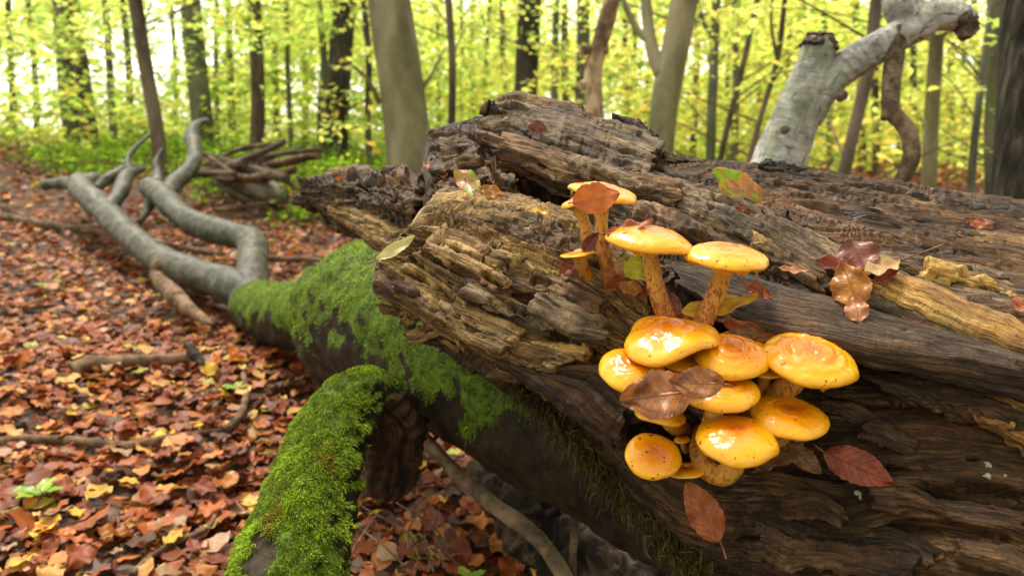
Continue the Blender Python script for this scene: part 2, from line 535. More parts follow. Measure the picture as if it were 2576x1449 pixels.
def slab(name, A, B, thick, mat, parent=None, seed=0, rough=1.0, ledge=1.0, holes=0, fine=1.0, rag=.10, endrag=.010,
         res=.0020, sharp=4.5, bow=.12, label=None, world=False, ln=1.0, fwd=0.0):
    """a plank of decayed wood whose visible face spans edge A (upper) to edge B (lower)"""
    a, b = (np.asarray(A), np.asarray(B)) if world else (np.array([P(x_, y_, d_ - fwd) for x_, y_, d_ in A]), np.array([P(x_, y_, d_ - fwd) for x_, y_, d_ in B]))
    Lm = np.linalg.norm(np.diff((a + b) / 2, axis=0), axis=1).sum()
    nu = int(np.clip(Lm / res, 24, 420))
    a, _ = crm_even(a, nu); b, _ = crm_even(b, nu)
    us = np.linspace(0, Lm, nu)
    wv = b - a; wid = np.linalg.norm(wv, axis=1).mean()
    ra = rag * (fbm2(us * 30, 1.3, 3, seed + 1) + .5 * np.floor(2 * fbm2(us * 22, 7.1, 2, seed + 2)))
    rb = rag * (fbm2(us * 30, 4.3, 3, seed + 3) + .5 * np.floor(2 * fbm2(us * 22, 9.1, 2, seed + 4)))
    a = a + wv * ra[:, None]; b = b + wv * rb[:, None]
    mid = (a + b) / 2; wv = (b - a)
    t = np.gradient(mid, axis=0); t /= np.linalg.norm(t, axis=1, keepdims=True)
    n = np.cross(t, wv); n /= np.linalg.norm(n, axis=1, keepdims=True)
    if np.mean(np.sum(n * (CAM - mid), 1)) < 0: n = -n
    th = np.linspace(0, 2 * np.pi, 721)[:-1]
    sx = np.sign(np.cos(th)) * np.abs(np.cos(th)) ** (2 / sharp); sy = np.sign(np.sin(th)) * np.abs(np.sin(th)) ** (2 / sharp)
    px, py = sx * wid / 2, sy * thick / 2
    ll = np.concatenate([[0], np.cumsum(np.hypot(np.diff(np.append(px, px[0])), np.diff(np.append(py, py[0]))))])
    wgt = np.where(sy > -.6, 1, .35)                                    # fewer samples on the hidden back
    cw = np.concatenate([[0], np.cumsum(np.diff(ll) * wgt)])
    nv = int(np.clip(cw[-1] / res, 24, 240))
    tt = np.interp(np.linspace(0, cw[-1], nv + 1)[:-1], cw, np.linspace(0, 2 * np.pi, 721))
    X = np.sign(np.cos(tt)) * np.abs(np.cos(tt)) ** (2 / sharp); Y = np.sign(np.sin(tt)) * np.abs(np.sin(tt)) ** (2 / sharp)
    vl = np.interp(tt, np.linspace(0, 2 * np.pi, 721), ll)
    off = (Y - 1) * thick / 2 + bow * wid * (1 - X ** 2) * .5
    G = mid[:, None] + wv[:, None] * (X * .5)[None, :, None] + n[:, None] * off[None, :, None]
    U, V = np.meshgrid(us, vl, indexing='ij')
    V = V + seed * .137
    s = us / Lm
    e0 = n2(V[0] * 60, 2.2, seed + 8) + .8 * n2(V[0] * 160, 5.2, seed + 9); e1 = n2(V[0] * 60, 8.2, seed + 8) + .8 * n2(V[0] * 160, 3.2, seed + 7)
    endw0 = np.clip(1 - s / .25, 0, 1) ** 2; endw1 = np.clip(1 - (1 - s) / .25, 0, 1) ** 2
    sh = endrag * (endw0[:, None] * e0[None] + endw1[:, None] * e1[None])
    G = G + t[:, None] * sh[..., None]
    N = normals(G, True)
    ctr = G.mean(1, keepdims=True)
    if np.mean(np.sum(N * (G - ctr), -1)) < 0: N = -N
    h = grain(U, V, seed, rough, ledge, holes, fine, 0, Lm, V.min(), V.min() + wid * 1.1, ln)
    G = G + N * h[..., None]
    vs_, q, tr, uv = capped(G, U + sh, V)
    o = obj(name, mesh(name, vs_, q, mat, uv, tr), parent)
    if label: o['label'] = label
    return o


def wood_mat_w(name, *c, **k):
    return wood_mat(name, *[tuple(np.array(q) * (1.04, .97, .84)) if isinstance(q, tuple) else q for q in c], **k)


W_GREY = wood_mat_w('weathered_wood', (.040, .028, .020), (.112, .078, .052), (.225, .165, .108), (.36, .275, .18), 0, -.03, .4)
W_BRWN = wood_mat_w('brown_rot_wood', (.040, .021, .012), (.112, .058, .029), (.21, .120, .060), (.33, .205, .105), 3.3, -.02, .5)
W_OCHR = wood_mat_w('ochre_wood', (.048, .027, .012), (.150, .090, .038), (.30, .190, .078), (.46, .32, .14), 6.1, .005, .35, 1.0, .5, 1.0)
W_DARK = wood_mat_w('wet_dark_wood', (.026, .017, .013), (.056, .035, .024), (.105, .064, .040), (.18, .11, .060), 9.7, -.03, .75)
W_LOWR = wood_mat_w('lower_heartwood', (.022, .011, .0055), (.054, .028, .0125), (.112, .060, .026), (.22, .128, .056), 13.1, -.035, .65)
W_ORNG = wood_mat_w('orange_heartwood', (.080, .040, .013), (.20, .100, .030), (.37, .205, .058), (.48, .31, .10), 17.4, .02, .4, 1.2, .3)
W_CRMB = wood_mat_w('crumbling_wood', (.030, .018, .011), (.080, .046, .027), (.155, .095, .054), (.29, .19, .105), 21.0, -.03, .45)
W_BARK = wood_mat_w('black_bark', (.014, .010, .008), (.032, .022, .017), (.062, .041, .030), (.11, .075, .05), 25.0, -.03, .6)

tree = thing('fallen_tree', 'long rotten fallen tree trunk with mossy bark and forked grey limbs on the leafy ground', 'fallen tree',
             tuple(P(1800, 1449, .75) * np.array([1, 1, 0]) + np.array([0, 0, .02])))

# main rotten body
rows_body = [
    [(1075, 360, 1.00), (1240, 315, .96), (1420, 345, .93), (1680, 425, .89), (1900, 440, .87), (2250, 488, .83), (2620, 540, .78), (2900, 590, .74)],
    [(1080, 395, .93), (1280, 380, .88), (1460, 410, .85), (1690, 470, .81), (1920, 510, .78), (2250, 570, .73), (2620, 630, .68), (2900, 690, .64)],
    [(1085, 440, .88), (1300, 440, .84), (1500, 490, .80), (1700, 560, .76), (1950, 630, .71), (2250, 690, .66), (2620, 760, .60), (2900, 820, .56)],
    [(1070, 520, .83), (1290, 530, .80), (1500, 610, .755), (1720, 715, .69), (1930, 795, .65), (2250, 855, .595), (2620, 920, .545), (2900, 980, .51)],
    [(1060, 570, .83), (1290, 610, .80), (1520, 710, .755), (1740, 800, .725), (1950, 850, .705), (2250, 895, .655), (2620, 950, .60), (2900, 1010, .56)],
    [(1060, 640, .82), (1290, 720, .79), (1530, 830, .74), (1745, 910, .695), (1960, 960, .66), (2250, 1000, .61), (2620, 1050, .56), (2900, 1110, .52)],
    [(1070, 720, .80), (1310, 840, .76), (1540, 980, .705), (1735, 1080, .665), (1960, 1120, .630), (2250, 1160, .58), (2620, 1220, .53), (2900, 1290, .495)],
    [(1085, 790, .80), (1330, 940, .74), (1545, 1120, .69), (1720, 1240, .648), (1930, 1290, .612), (2250, 1340, .56), (2620, 1400, .51), (2900, 1470, .475)],
    [(1100, 840, .84), (1340, 1010, .765), (1545, 1210, .71), (1700, 1360, .668), (1890, 1450, .63), (2250, 1530, .575), (2620, 1600, .525), (2900, 1680, .49)],
    [(1110, 840, .95), (1350, 1000, .88), (1550, 1180, .83), (1710, 1320, .80), (1900, 1420, .77), (2250, 1520, .72), (2620, 1600, .68), (2900, 1680, .64)],
    [(1110, 640, 1.08), (1350, 700, 1.06), (1550, 800, 1.03), (1720, 860, 1.0), (1900, 900, .98), (2250, 950, .94), (2620, 1000, .9), (2900, 1060, .86)],
]


def gouge(*spec):
    """hollows: (px,py,d, radius along u, radius across, depth) as pits in the log"""
    pts = [(P(a, b, c), ru, rv, dp) for a, b, c, ru, rv, dp in spec]

    def f(U, V, G):
        h = 0
        for p, ru, rv, dp in pts:
            k = np.argmin(np.sum((G - p) ** 2, -1)); i, j = np.unravel_index(k, U.shape)
            dd = np.sqrt(((U - U[i, j]) / ru) ** 2 + ((V - V[i, j]) / rv) ** 2) + .22 * n2(U * 60, V * 90, 77) + .12 * n2(U * 200, V * 260, 78)
            h = h - dp * (1 - sstep(.55, 1.05, dd))
        return h
    return f


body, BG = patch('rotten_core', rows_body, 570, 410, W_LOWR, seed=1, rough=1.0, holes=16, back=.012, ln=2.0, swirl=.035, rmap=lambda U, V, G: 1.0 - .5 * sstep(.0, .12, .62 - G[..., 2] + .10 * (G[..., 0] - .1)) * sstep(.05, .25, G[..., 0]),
                 vfront=[1.2, 1.3, 1.6, .9, 1.2, 1.7, 1.7, 1.2, .4, .5, .4],
                 extra=gouge((1345, 478, .83, .065, .055, .14), (1500, 560, .77, .035, .02, .03), (2250, 490, .80, .04, .012, .02),
                             (2520, 660, .62, .03, .012, .02), (2140, 730, .66, .022, .02, .03), (1720, 1100, .665, .03, .03, .03), (2480, 1215, .54, .055, .010, .022), (2260, 1005, .61, .08, .006, .012),
                             (2360, 1330, .55, .06, .008, .018), (2110, 1190, .60, .07, .005, .010), (1990, 1390, .60, .06, .006, .012)))
under(body, tree)

# block of the broken end at the left
rows_stub = [
    [(1090, 505, .85), (1250, 500, .82), (1400, 540, .79), (1560, 640, .75), (1680, 745, .71)],
    [(1045, 557, .760), (1180, 552, .755), (1330, 572, .735), (1480, 640, .705), (1630, 742, .682)],
    [(1000, 600, .742), (1150, 640, .722), (1320, 690, .700), (1480, 760, .678), (1620, 840, .664)],
    [(955, 648, .735), (1120, 730, .710), (1300, 790, .688), (1480, 850, .668), (1605, 930, .656)],
    [(942, 690, .732), (1105, 780, .703), (1290, 870, .678), (1480, 950, .658), (1600, 1000, .646)],
    [(946, 718, .745), (1110, 825, .715), (1300, 930, .690), (1470, 1040, .668), (1550, 1105, .655)],
    [(990, 715, .84), (1150, 810, .80), (1320, 910, .77), (1490, 1020, .75), (1580, 1080, .73)],
]
stub, SG = patch('broken_end', rows_stub, 330, 300, W_OCHR, seed=31, rough=.95, ln=1.4, ledge=1.3, holes=26, fine=1.3, back=.010,
                 vfront=[.8, 1.3, 1.3, 1.2, .8, .6, .4],
                 extra=gouge((1240, 800, .69, .020, .012, .02), (1390, 830, .675, .018, .008, .018), (1480, 900, .664, .03, .010, .016),
                             (1190, 660, .715, .02, .006, .012), (1120, 690, .72, .03, .006, .014)))
under(stub, tree)

SL = []


def S(A, B, thick, mat, **k):
    o = slab('wood_slab', A, B, thick, mat, seed=100 + 13 * len(SL), **k)
    under(o, tree); SL.append(o)
    return o


# upper planks
S([(1236, 262, .95), (1300, 236, .97), (1420, 262, .97), (1540, 305, .94), (1655, 350, .90)],
  [(1228, 300, .895), (1320, 325, .865), (1430, 352, .845), (1560, 405, .82), (1640, 425, .805)], .045, W_GREY, rag=.05, holes=4, ln=1.8, rough=.85, fwd=.006)
S([(1195, 318, .91), (1300, 338, .868), (1440, 372, .842), (1580, 425, .812), (1705, 455, .785)],
  [(1245, 380, .865), (1310, 402, .845), (1420, 448, .812), (1560, 485, .79), (1700, 520, .765)], .032, W_BRWN, rag=.07, holes=5, ln=1.9, rough=.8, fwd=.006)
S([(1420, 392, .825), (1530, 425, .805), (1640, 450, .79), (1695, 465, .775)],
  [(1430, 425, .815), (1540, 465, .79), (1640, 490, .77), (1690, 495, .765)], .02, W_GREY, rag=.12)
S([(1540, 280, .93), (1600, 300, .92), (1655, 345, .905)], [(1545, 305, .92), (1600, 330, .905), (1650, 362, .895)], .02, W_BARK, rag=.25)
S([(1400, 250, .955), (1440, 258, .95), (1475, 272, .94)], [(1400, 268, .945), (1440, 276, .935), (1472, 286, .93)], .014, W_BRWN, rag=.3)
# long ridge down the middle
S([(1640, 425, .825), (1850, 488, .775), (2000, 560, .730), (2150, 640, .688)],
  [(1600, 480, .79), (1800, 560, .735), (1950, 640, .698), (2080, 715, .667)], .035, W_GREY, holes=6, rag=.08, ln=1.8, rough=.9)
S([(1560, 500, .775), (1700, 545, .745), (1850, 610, .715), (1960, 680, .690)],
  [(1590, 555, .76), (1720, 610, .725), (1840, 665, .70), (1930, 705, .685)], .03, W_BRWN, holes=4)
S([(1900, 590, .715), (1990, 640, .693), (2090, 700, .668)], [(1890, 625, .70), (1960, 670, .685), (2060, 720, .662)], .016, W_OCHR, rag=.2)
# back planks to the right
S([(1870, 440, .855), (2100, 468, .825), (2350, 503, .785), (2640, 548, .735)],
  [(1890, 520, .80), (2100, 570, .76), (2350, 625, .715), (2640, 690, .66)], .05, W_BRWN, holes=10, rag=.05, ln=2.2, rough=.8)
S([(2060, 560, .765), (2250, 600, .735), (2400, 625, .71)], [(2040, 610, .735), (2220, 650, .70), (2380, 670, .68)], .022, W_GREY, rag=.05, ln=2.2, rough=.8, fwd=.006)
S([(2140, 625, .70), (2350, 650, .675), (2640, 705, .625)],
  [(2180, 705, .668), (2380, 765, .632), (2640, 840, .575)], .03, W_GREY, holes=8, rag=.06, ln=2.6, rough=.75, fwd=.004)
S([(2250, 660, .675), (2400, 680, .655), (2560, 720, .625)], [(2260, 685, .665), (2400, 715, .64), (2550, 750, .612)], .014, W_OCHR, rag=.2, ln=2.2, rough=.8, fwd=.006)
# orange splinters
S([(2235, 690, .652), (2350, 722, .628), (2500, 795, .592), (2640, 860, .560)],
  [(2200, 712, .645), (2330, 765, .615), (2480, 845, .580), (2640, 905, .552)], .018, W_ORNG, rag=.18, ln=3.0, rough=.7, fwd=.004)
S([(2340, 660, .655), (2430, 690, .64), (2540, 730, .615)], [(2335, 678, .648), (2430, 708, .632), (2535, 748, .608)], .010, W_ORNG, rag=.2)
S([(2180, 735, .648), (2340, 780, .618), (2480, 850, .585), (2640, 915, .555)],
  [(2170, 760, .642), (2330, 812, .610), (2470, 880, .578), (2640, 935, .550)], .014, W_GREY, rag=.15, ln=3.0, rough=.7)
# long smooth dark plank over the lower face
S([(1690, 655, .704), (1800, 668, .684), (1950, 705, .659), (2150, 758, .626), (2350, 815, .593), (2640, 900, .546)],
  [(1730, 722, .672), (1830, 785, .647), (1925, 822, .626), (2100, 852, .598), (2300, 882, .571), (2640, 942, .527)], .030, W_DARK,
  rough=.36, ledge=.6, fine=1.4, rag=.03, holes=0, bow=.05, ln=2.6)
S([(1860, 700, .668), (1990, 735, .648), (2080, 770, .632)], [(1880, 735, .656), (1990, 775, .635), (2080, 800, .622)], .008, W_DARK, rough=.5, rag=.12)
# plates of the broken end
S([(958, 632, .742), (1040, 662, .730), (1130, 720, .714), (1185, 762, .703)],
  [(938, 712, .736), (1000, 752, .722), (1090, 806, .704), (1128, 815, .698)], .022, W_OCHR, rag=.03, endrag=.006, holes=5, fwd=.009, bow=.03, sharp=7, ln=1.5, rough=.62)
S([(1150, 765, .700), (1235, 790, .690), (1312, 828, .680)], [(1118, 812, .697), (1180, 855, .687), (1265, 898, .676)], .020, W_OCHR, rag=.04, endrag=.005, holes=3, fwd=.009, bow=.03, sharp=7, ln=1.5, rough=.62)
S([(1300, 850, .678), (1380, 872, .670), (1435, 902, .662)], [(1258, 884, .682), (1320, 925, .672), (1385, 935, .664)], .020, W_OCHR, rag=.07, endrag=.006, fwd=.009, bow=.03, sharp=7, ln=1.5, rough=.62)
S([(1042, 562, .752), (1130, 572, .742), (1220, 612, .725), (1300, 640, .712)],
  [(1040, 612, .738), (1110, 648, .725), (1190, 680, .712), (1270, 715, .700)], .025, W_OCHR, rag=.1, holes=11, fwd=.009, bow=.03, sharp=7, ln=1.5, rough=.62)
S([(1035, 640, .732), (1130, 688, .715), (1240, 735, .698), (1300, 760, .690)],
  [(1060, 668, .726), (1130, 720, .71), (1200, 765, .698), (1275, 790, .689)], .016, W_OCHR, rag=.12, holes=8, fwd=.009, bow=.03, sharp=7, ln=1.5, rough=.62)
S([(1290, 650, .712), (1400, 690, .695), (1520, 745, .676)], [(1250, 700, .705), (1370, 750, .688), (1490, 800, .670)], .02, W_BRWN, rag=.1, holes=3, fwd=.009, bow=.03, sharp=7, ln=1.5, rough=.62)
S([(1360, 730, .69), (1450, 770, .678), (1540, 800, .668)], [(1330, 770, .684), (1430, 820, .670), (1510, 840, .662)], .018, W_GREY, rag=.14, fwd=.009, bow=.03, sharp=7, ln=1.5, rough=.62)
S([(1350, 862, .674), (1440, 868, .666), (1500, 872, .660)], [(1350, 882, .670), (1440, 888, .660), (1500, 900, .654)], .012, W_ORNG, rag=.15)
S([(1400, 920, .667), (1500, 935, .657), (1590, 1010, .645), (1612, 1050, .640)],
  [(1330, 960, .672), (1420, 1020, .662), (1500, 1080, .652), (1540, 1108, .648)], .03, W_DARK, rag=.06, ledge=.6, fine=1.5, fwd=.009, bow=.03, sharp=7, ln=1.5, rough=.62)
S([(1190, 530, .775), (1300, 548, .755), (1400, 575, .735), (1480, 625, .715)], [(1180, 560, .757), (1290, 585, .738), (1390, 620, .718), (1450, 660, .703)], .02, W_CRMB, rag=.2)
S([(942, 706, .733), (1030, 764, .716), (1128, 816, .700), (1215, 872, .687)], [(948, 732, .740), (1030, 792, .722), (1128, 846, .706), (1215, 900, .693)], .016, W_BRWN, rag=.10, fwd=.006, rough=.6, sharp=7, ln=1.6)
S([(1230, 878, .686), (1320, 932, .674), (1400, 985, .664), (1500, 1062, .652), (1560, 1108, .646)], [(1230, 908, .692), (1320, 962, .680), (1400, 1016, .670), (1500, 1096, .658), (1556, 1138, .652)], .018, W_DARK, rag=.10, fwd=.006, rough=.6, sharp=7, ln=1.6)
S([(1180, 700, .708), (1280, 745, .694), (1380, 800, .681)], [(1160, 735, .704), (1260, 782, .690), (1360, 835, .677)], .014, W_GREY, rag=.10, fwd=.013, rough=.55, sharp=7, ln=1.6, bow=.03, holes=4)
S([(1080, 610, .735), (1170, 650, .718), (1260, 695, .704)], [(1070, 640, .730), (1150, 682, .714), (1240, 728, .700)], .012, W_OCHR, rag=.10, fwd=.015, rough=.55, sharp=7, ln=1.6, bow=.03, holes=5)
# splintered far end
S([(765, 470, 1.10), (850, 440, 1.08), (950, 428, 1.04), (1085, 430, .96)],
  [(790, 520, 1.05), (870, 520, 1.01), (950, 545, .955), (1060, 590, .885)], .07, W_CRMB, rag=.10, holes=10, rough=1.4, bow=.3)
S([(790, 505, 1.045), (890, 525, 1.0), (980, 560, .945), (1050, 590, .895)],
  [(808, 538, 1.045), (880, 575, 1.0), (955, 622, .945), (1010, 640, .91)], .04, W_OCHR, rag=.06, rough=.8, endrag=.004)
S([(752, 492, 1.075), (790, 478, 1.07), (830, 480, 1.06)], [(755, 520, 1.07), (790, 525, 1.06), (830, 530, 1.05)], .03, W_CRMB, rag=.25)
# crumbling plates of the middle hollow
for (x0, y0, d0, x1, y1, d1, hh, m) in ((1085, 400, .90, 1200, 378, .885, 36, W_CRMB), (1110, 350, .92, 1230, 372, .885, 34, W_CRMB),
                                        (1100, 455, .868, 1225, 478, .845, 34, W_BRWN), (1165, 425, .868, 1290, 450, .84, 30, W_CRMB),
                                        (1060, 520, .83, 1200, 545, .79, 30, W_BRWN), (1180, 480, .845, 1290, 498, .82, 28, W_BRWN),
                                        (1225, 430, .862, 1290, 440, .85, 34, W_BRWN), (1150, 318, .945, 1235, 338, .915, 24, W_CRMB),
                                        (1330, 545, .768, 1420, 575, .745, 24, W_CRMB)):
    S([(x0, y0, d0), ((x0 + x1) / 2, (y0 + y1) / 2 - 5, (d0 + d1) / 2), (x1, y1, d1)],
      [(x0 + 6, y0 + hh, d0 - .03), ((x0 + x1) / 2, (y0 + y1) / 2 + hh - 2, (d0 + d1) / 2 - .03), (x1 + 4, y1 + hh, d1 - .025)], .018, m, rag=.2, holes=2, rough=1.2)
# lower right face
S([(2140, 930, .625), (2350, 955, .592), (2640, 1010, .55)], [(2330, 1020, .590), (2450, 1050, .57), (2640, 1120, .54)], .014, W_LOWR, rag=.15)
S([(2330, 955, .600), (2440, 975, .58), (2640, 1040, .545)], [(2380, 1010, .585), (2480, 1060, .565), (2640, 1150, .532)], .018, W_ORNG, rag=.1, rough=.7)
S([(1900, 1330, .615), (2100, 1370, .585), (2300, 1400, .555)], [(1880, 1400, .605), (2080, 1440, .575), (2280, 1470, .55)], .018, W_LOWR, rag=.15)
# black bark pieces on the skyline
for (x0, y0, x1, y1, hh, d) in ((1905, 405, 2030, 415, 34, .85), (2035, 438, 2130, 462, 18, .84), (1750, 415, 1850, 430, 18, .87), (2280, 486, 2360, 498, 10, .80), (2440, 508, 2560, 528, 14, .765)):
    S([(x0, y0, d), ((x0 + x1) / 2, (y0 + y1) / 2 - 6, d), (x1, y1, d)], [(x0, y0 + hh, d - .012), ((x0 + x1) / 2, (y0 + y1) / 2 + hh, d - .012), (x1, y1 + hh, d - .012)],
      .022, W_BARK, rag=.16, rough=.8)

# loose splinters and chips lying along the grain
def surf(G, px, py):
    q = G - CAM; d = q @ FWD
    e = (1288 + FPX * (q @ RGT) / d - px) ** 2 + (724.5 - FPX * (q @ UPV) / d - py) ** 2 + (d * 60) ** 2
    return np.unravel_index(np.argmin(e), d.shape)


rgs = np.random.default_rng(301)
BN_, SN_ = normals(BG, True), normals(SG, True)
if np.mean(np.sum(BN_ * (CAM - BG), -1)[:, 100:250]) < 0: BN_ = -BN_
if np.mean(np.sum(SN_ * (CAM - SG), -1)[:, 60:180]) < 0: SN_ = -SN_
for k in range(64):
    on_stub = k % 3 == 0
    G_, N_ = (SG, SN_) if on_stub else (BG, BN_)
    if on_stub: px, py = rgs.uniform(1000, 1560), rgs.uniform(580, 980)
    elif k % 3 == 1: px, py = rgs.uniform(1150, 1800), rgs.uniform(330, 640)
    else: px, py = rgs.uniform(1850, 2560), rgs.uniform(470, 1400)
    i, j = surf(G_, px, py)
    n_ = N_[i, j]; i2 = min(i + 6, G_.shape[0] - 1)
    t_ = G_[i2, j] - G_[i2 - 6, j]; t_ = t_ / np.linalg.norm(t_) + rgs.normal(size=3) * .16; t_ -= n_ * (t_ @ n_) * .8; t_ /= np.linalg.norm(t_)
    w_ = np.cross(n_, t_); w_ /= np.linalg.norm(w_)
    L_, wd_ = rgs.uniform(.018, .055), rgs.uniform(.004, .011)
    c_ = G_[i, j] + n_ * .0035
    us_ = np.linspace(-.5, .5, 4)[:, None] * L_
    mid_ = c_ + t_ * us_ + w_ * rgs.normal(size=(4, 1)) * .001
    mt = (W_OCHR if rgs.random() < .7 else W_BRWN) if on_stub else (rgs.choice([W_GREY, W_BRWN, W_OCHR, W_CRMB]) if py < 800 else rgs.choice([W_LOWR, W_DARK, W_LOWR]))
    o = slab('splinter', mid_ - w_ * wd_, mid_ + w_ * wd_ * np.array([[.6], [1], [1], [.5]]), rgs.uniform(.004, .007), mt, seed=900 + 7 * k, rough=.55, rag=.16, endrag=.005, res=.0019, world=True)
    under(o, tree)
M_LICH = NT('white_crust').set(color=(.30, .30, .24), rough=.8).m
for px, py, s_ in ((2158, 1238, .0035), (2164, 1252, .0022), (2188, 1243, .0014), (2308, 1239, .0024), (2486, 1168, .003), (2482, 1200, .003), (2530, 1196, .0018)):
    i, j = surf(BG, px, py); n_ = BN_[i, j]; c_ = BG[i, j] + n_ * .0008
    e1_ = np.cross(n_, [0, 0, 1.0]); e1_ /= np.linalg.norm(e1_); e2_ = np.cross(n_, e1_)
    an = np.linspace(0, 2 * np.pi, 12)[:-1]; rr_ = s_ * (.5 + .9 * rgs.random(11))
    ring_ = c_ + e1_ * (np.cos(an) * rr_)[:, None] + e2_ * (np.sin(an) * rr_ * .7)[:, None]
    under(obj('lichen_crust', mesh('lichen_crust', np.concatenate([ring_ - n_ * .002, ring_ * .5 + c_ * .5 + n_ * s_ * .35 * rgs.random((11, 1)), [c_ + n_ * s_ * .3]]),
          [[q, (q + 1) % 11, 11 + (q + 1) % 11, 11 + q] for q in range(11)], M_LICH, None, [[11 + q, 11 + (q + 1) % 11, 22] for q in range(11)])), tree)

# ------------------------------------------------------------------ bark-covered trunk, limbs, branches
UPZ = np.array([0, 0, 1.0])
ROT = np.linalg.qr(np.random.default_rng(3).normal(size=(3, 3)))[0]


def tube_pts(path, n):
    """path of (px,py,d,r) -> world centre line and radii"""
    w_ = np.array([[*P(a, b, c), r] for a, b, c, r in path])
    return crm_even(w_, n)


def tube_grid(W, nv, seed=0, lump=.12, fine=.03, lf=2.0, ff=9.0):
    """rings round a centre line W (n,4); returns grid, U, V, normals"""
    c, r = W[:, :3], W[:, 3]
    n = len(c)
    t = np.gradient(c, axis=0); t /= np.linalg.norm(t, axis=1, keepdims=True) + 1e-12
    a = np.zeros_like(c)
    ref = np.array([0, 0, 1.0]) if abs(t[0, 2]) < .9 else np.array([1.0, 0, 0])
    a[0] = np.cross(t[0], ref); a[0] /= np.linalg.norm(a[0])
    for i in range(1, n):
        v = a[i - 1] - t[i] * np.dot(a[i - 1], t[i]); a[i] = v / np.linalg.norm(v)
    b = np.cross(t, a)
    th = np.linspace(0, 2 * np.pi, nv + 1)[:-1]
    dirs = a[:, None] * np.cos(th)[None, :, None] + b[:, None] * np.sin(th)[None, :, None]
    G = c[:, None] + dirs * r[:, None, None]
    rm = r.mean()
    k = 1 + lump * (.7 * n3(G / rm + 3.3, lf * .21, seed) + .4 * n3((G @ ROT) / rm, lf * .45, seed + 7)) + fine * n3((G @ ROT) / rm, ff * .5, seed + 1)
    G = c[:, None] + dirs * (r[:, None] * k)[..., None]
    us = np.concatenate([[0], np.cumsum(np.linalg.norm(np.diff(c, axis=0), axis=1))])
    U, V = np.meshgrid(us, th * rm, indexing='ij')
    N = normals(G, True)
    if np.mean(np.sum(N * dirs, -1)) < 0: N = -N
    return G, U, V, N


def tube(name, path, n, nv, mat, parent=None, world=False, seed=0, lump=.12, fine=.03, cols=None, **k):
    W = crm_even(np.asarray(path, float), n)[0] if world else tube_pts(path, n)[0]
    G, U, V, N = tube_grid(W, nv, seed, lump, fine, **k)
    vs_, q, tr, uv = capped(G, U, V)
    cc = None
    if cols is not None:
        c = cols(G, N); cc = np.zeros((len(vs_), 3)); cc[:G.shape[0] * G.shape[1]] = c.reshape(-1, 3)
    o = obj(name, mesh(name, vs_, q, mat, uv, tr, cols=cc))
    if parent is not None: under(o, parent)
    return o, G, N


def blades(name, pts, nrm, length, width, cols, mat, parent, droop=.5, seed=0, jitter=.7):
    """moss: one small bent two-piece blade at each point"""
    rg = np.random.default_rng(seed); k = len(pts)
    rnd = rg.normal(size=(k, 3)); d = nrm + jitter * rnd; d[:, 2] += .25; d /= np.linalg.norm(d, axis=1, keepdims=True)
    side = np.cross(d, rg.normal(size=(k, 3))); side /= np.linalg.norm(side, axis=1, keepdims=True) + 1e-9
    L = length * (.5 + .9 * rg.random((k, 1))); wd = width * (.6 + .7 * rg.random((k, 1)))
    p0 = pts - nrm * .002
    m = p0 + d * L * .55
    tip = m + (d * .6 - UPZ * droop) * L * .5
    V_ = np.stack([p0 - side * wd, p0 + side * wd, m + side * wd * .8, m - side * wd * .8, tip], 1)
    idx = np.arange(k)[:, None] * 5
    q = idx + np.array([0, 1, 2, 3]); t = idx + np.array([3, 2, 4])
    cc = np.repeat(cols, 5, 0)
    o = obj(name, mesh(name, V_.reshape(-1, 3), q, mat, None, t, cols=cc, smooth=False))
    under(o, parent); o['kind'] = 'stuff'
    return o


def sample(G, N, n, wfun, seed=0):
    """n random points over a tube grid with acceptance weight wfun(points, normals)"""
    rg = np.random.default_rng(seed)
    nu, nv = G.shape[:2]
    A = np.linalg.norm(np.cross(np.roll(G, -1, 1)[:-1] - G[:-1], G[1:] - G[:-1]), axis=-1)
    pr = (A / A.sum()).ravel()
    k = rg.choice(len(pr), n, p=pr); i, j = k // nv, k % nv
    a, b = rg.random((n, 1)), rg.random((n, 1)); j2 = (j + 1) % nv
    p = (G[i, j] * (1 - a) + G[i + 1, j] * a) * (1 - b) + (G[i, j2] * (1 - a) + G[i + 1, j2] * a) * b
    nn = N[i, j]
    keep = rg.random(n) < wfun(p, nn)
    return p[keep], nn[keep]


def pal_pick(pal, wts, n, seed, var=.12):
    rg = np.random.default_rng(seed)
    wts = np.asarray(wts, float); k = rg.choice(len(pal), n, p=wts / wts.sum())
    c = np.asarray(pal)[k] * (1 + var * rg.normal(size=(n, 1)))
    return np.clip(c, .003, .95), k


M_MOSSBASE = mossbase_mat('mossy_bark', (.009, .006, .004), (.040, .026, .015))
M_MOSS = attr_leaf_mat('moss_fibre', .35, .6, .2, vein=False)
M_BEECH = limb_mat('smooth_beech_bark', (.018, .017, .011), (.046, .044, .029), (.105, .098, .07), (.014, .011, .008), .5)
MOSS_PAL = [(.20, .32, .014), (.30, .43, .022), (.12, .20, .010), (.40, .48, .05), (.19, .15, .04)]


def trunk_moss(p, n):
    m = sstep(-.18, .22, n[..., 2] + .34 * n3(p * np.array([1, 1, .45]), 16, 3) + .22 * n3(p * np.array([1, 1, .4]), 60, 5))
    return m * sstep(.80, 1.0, p[..., 1] + .12 * n3(p, 9, 8))


def moss_cols(G, N):
    m = trunk_moss(G, N); return np.stack([m, m, m], -1)


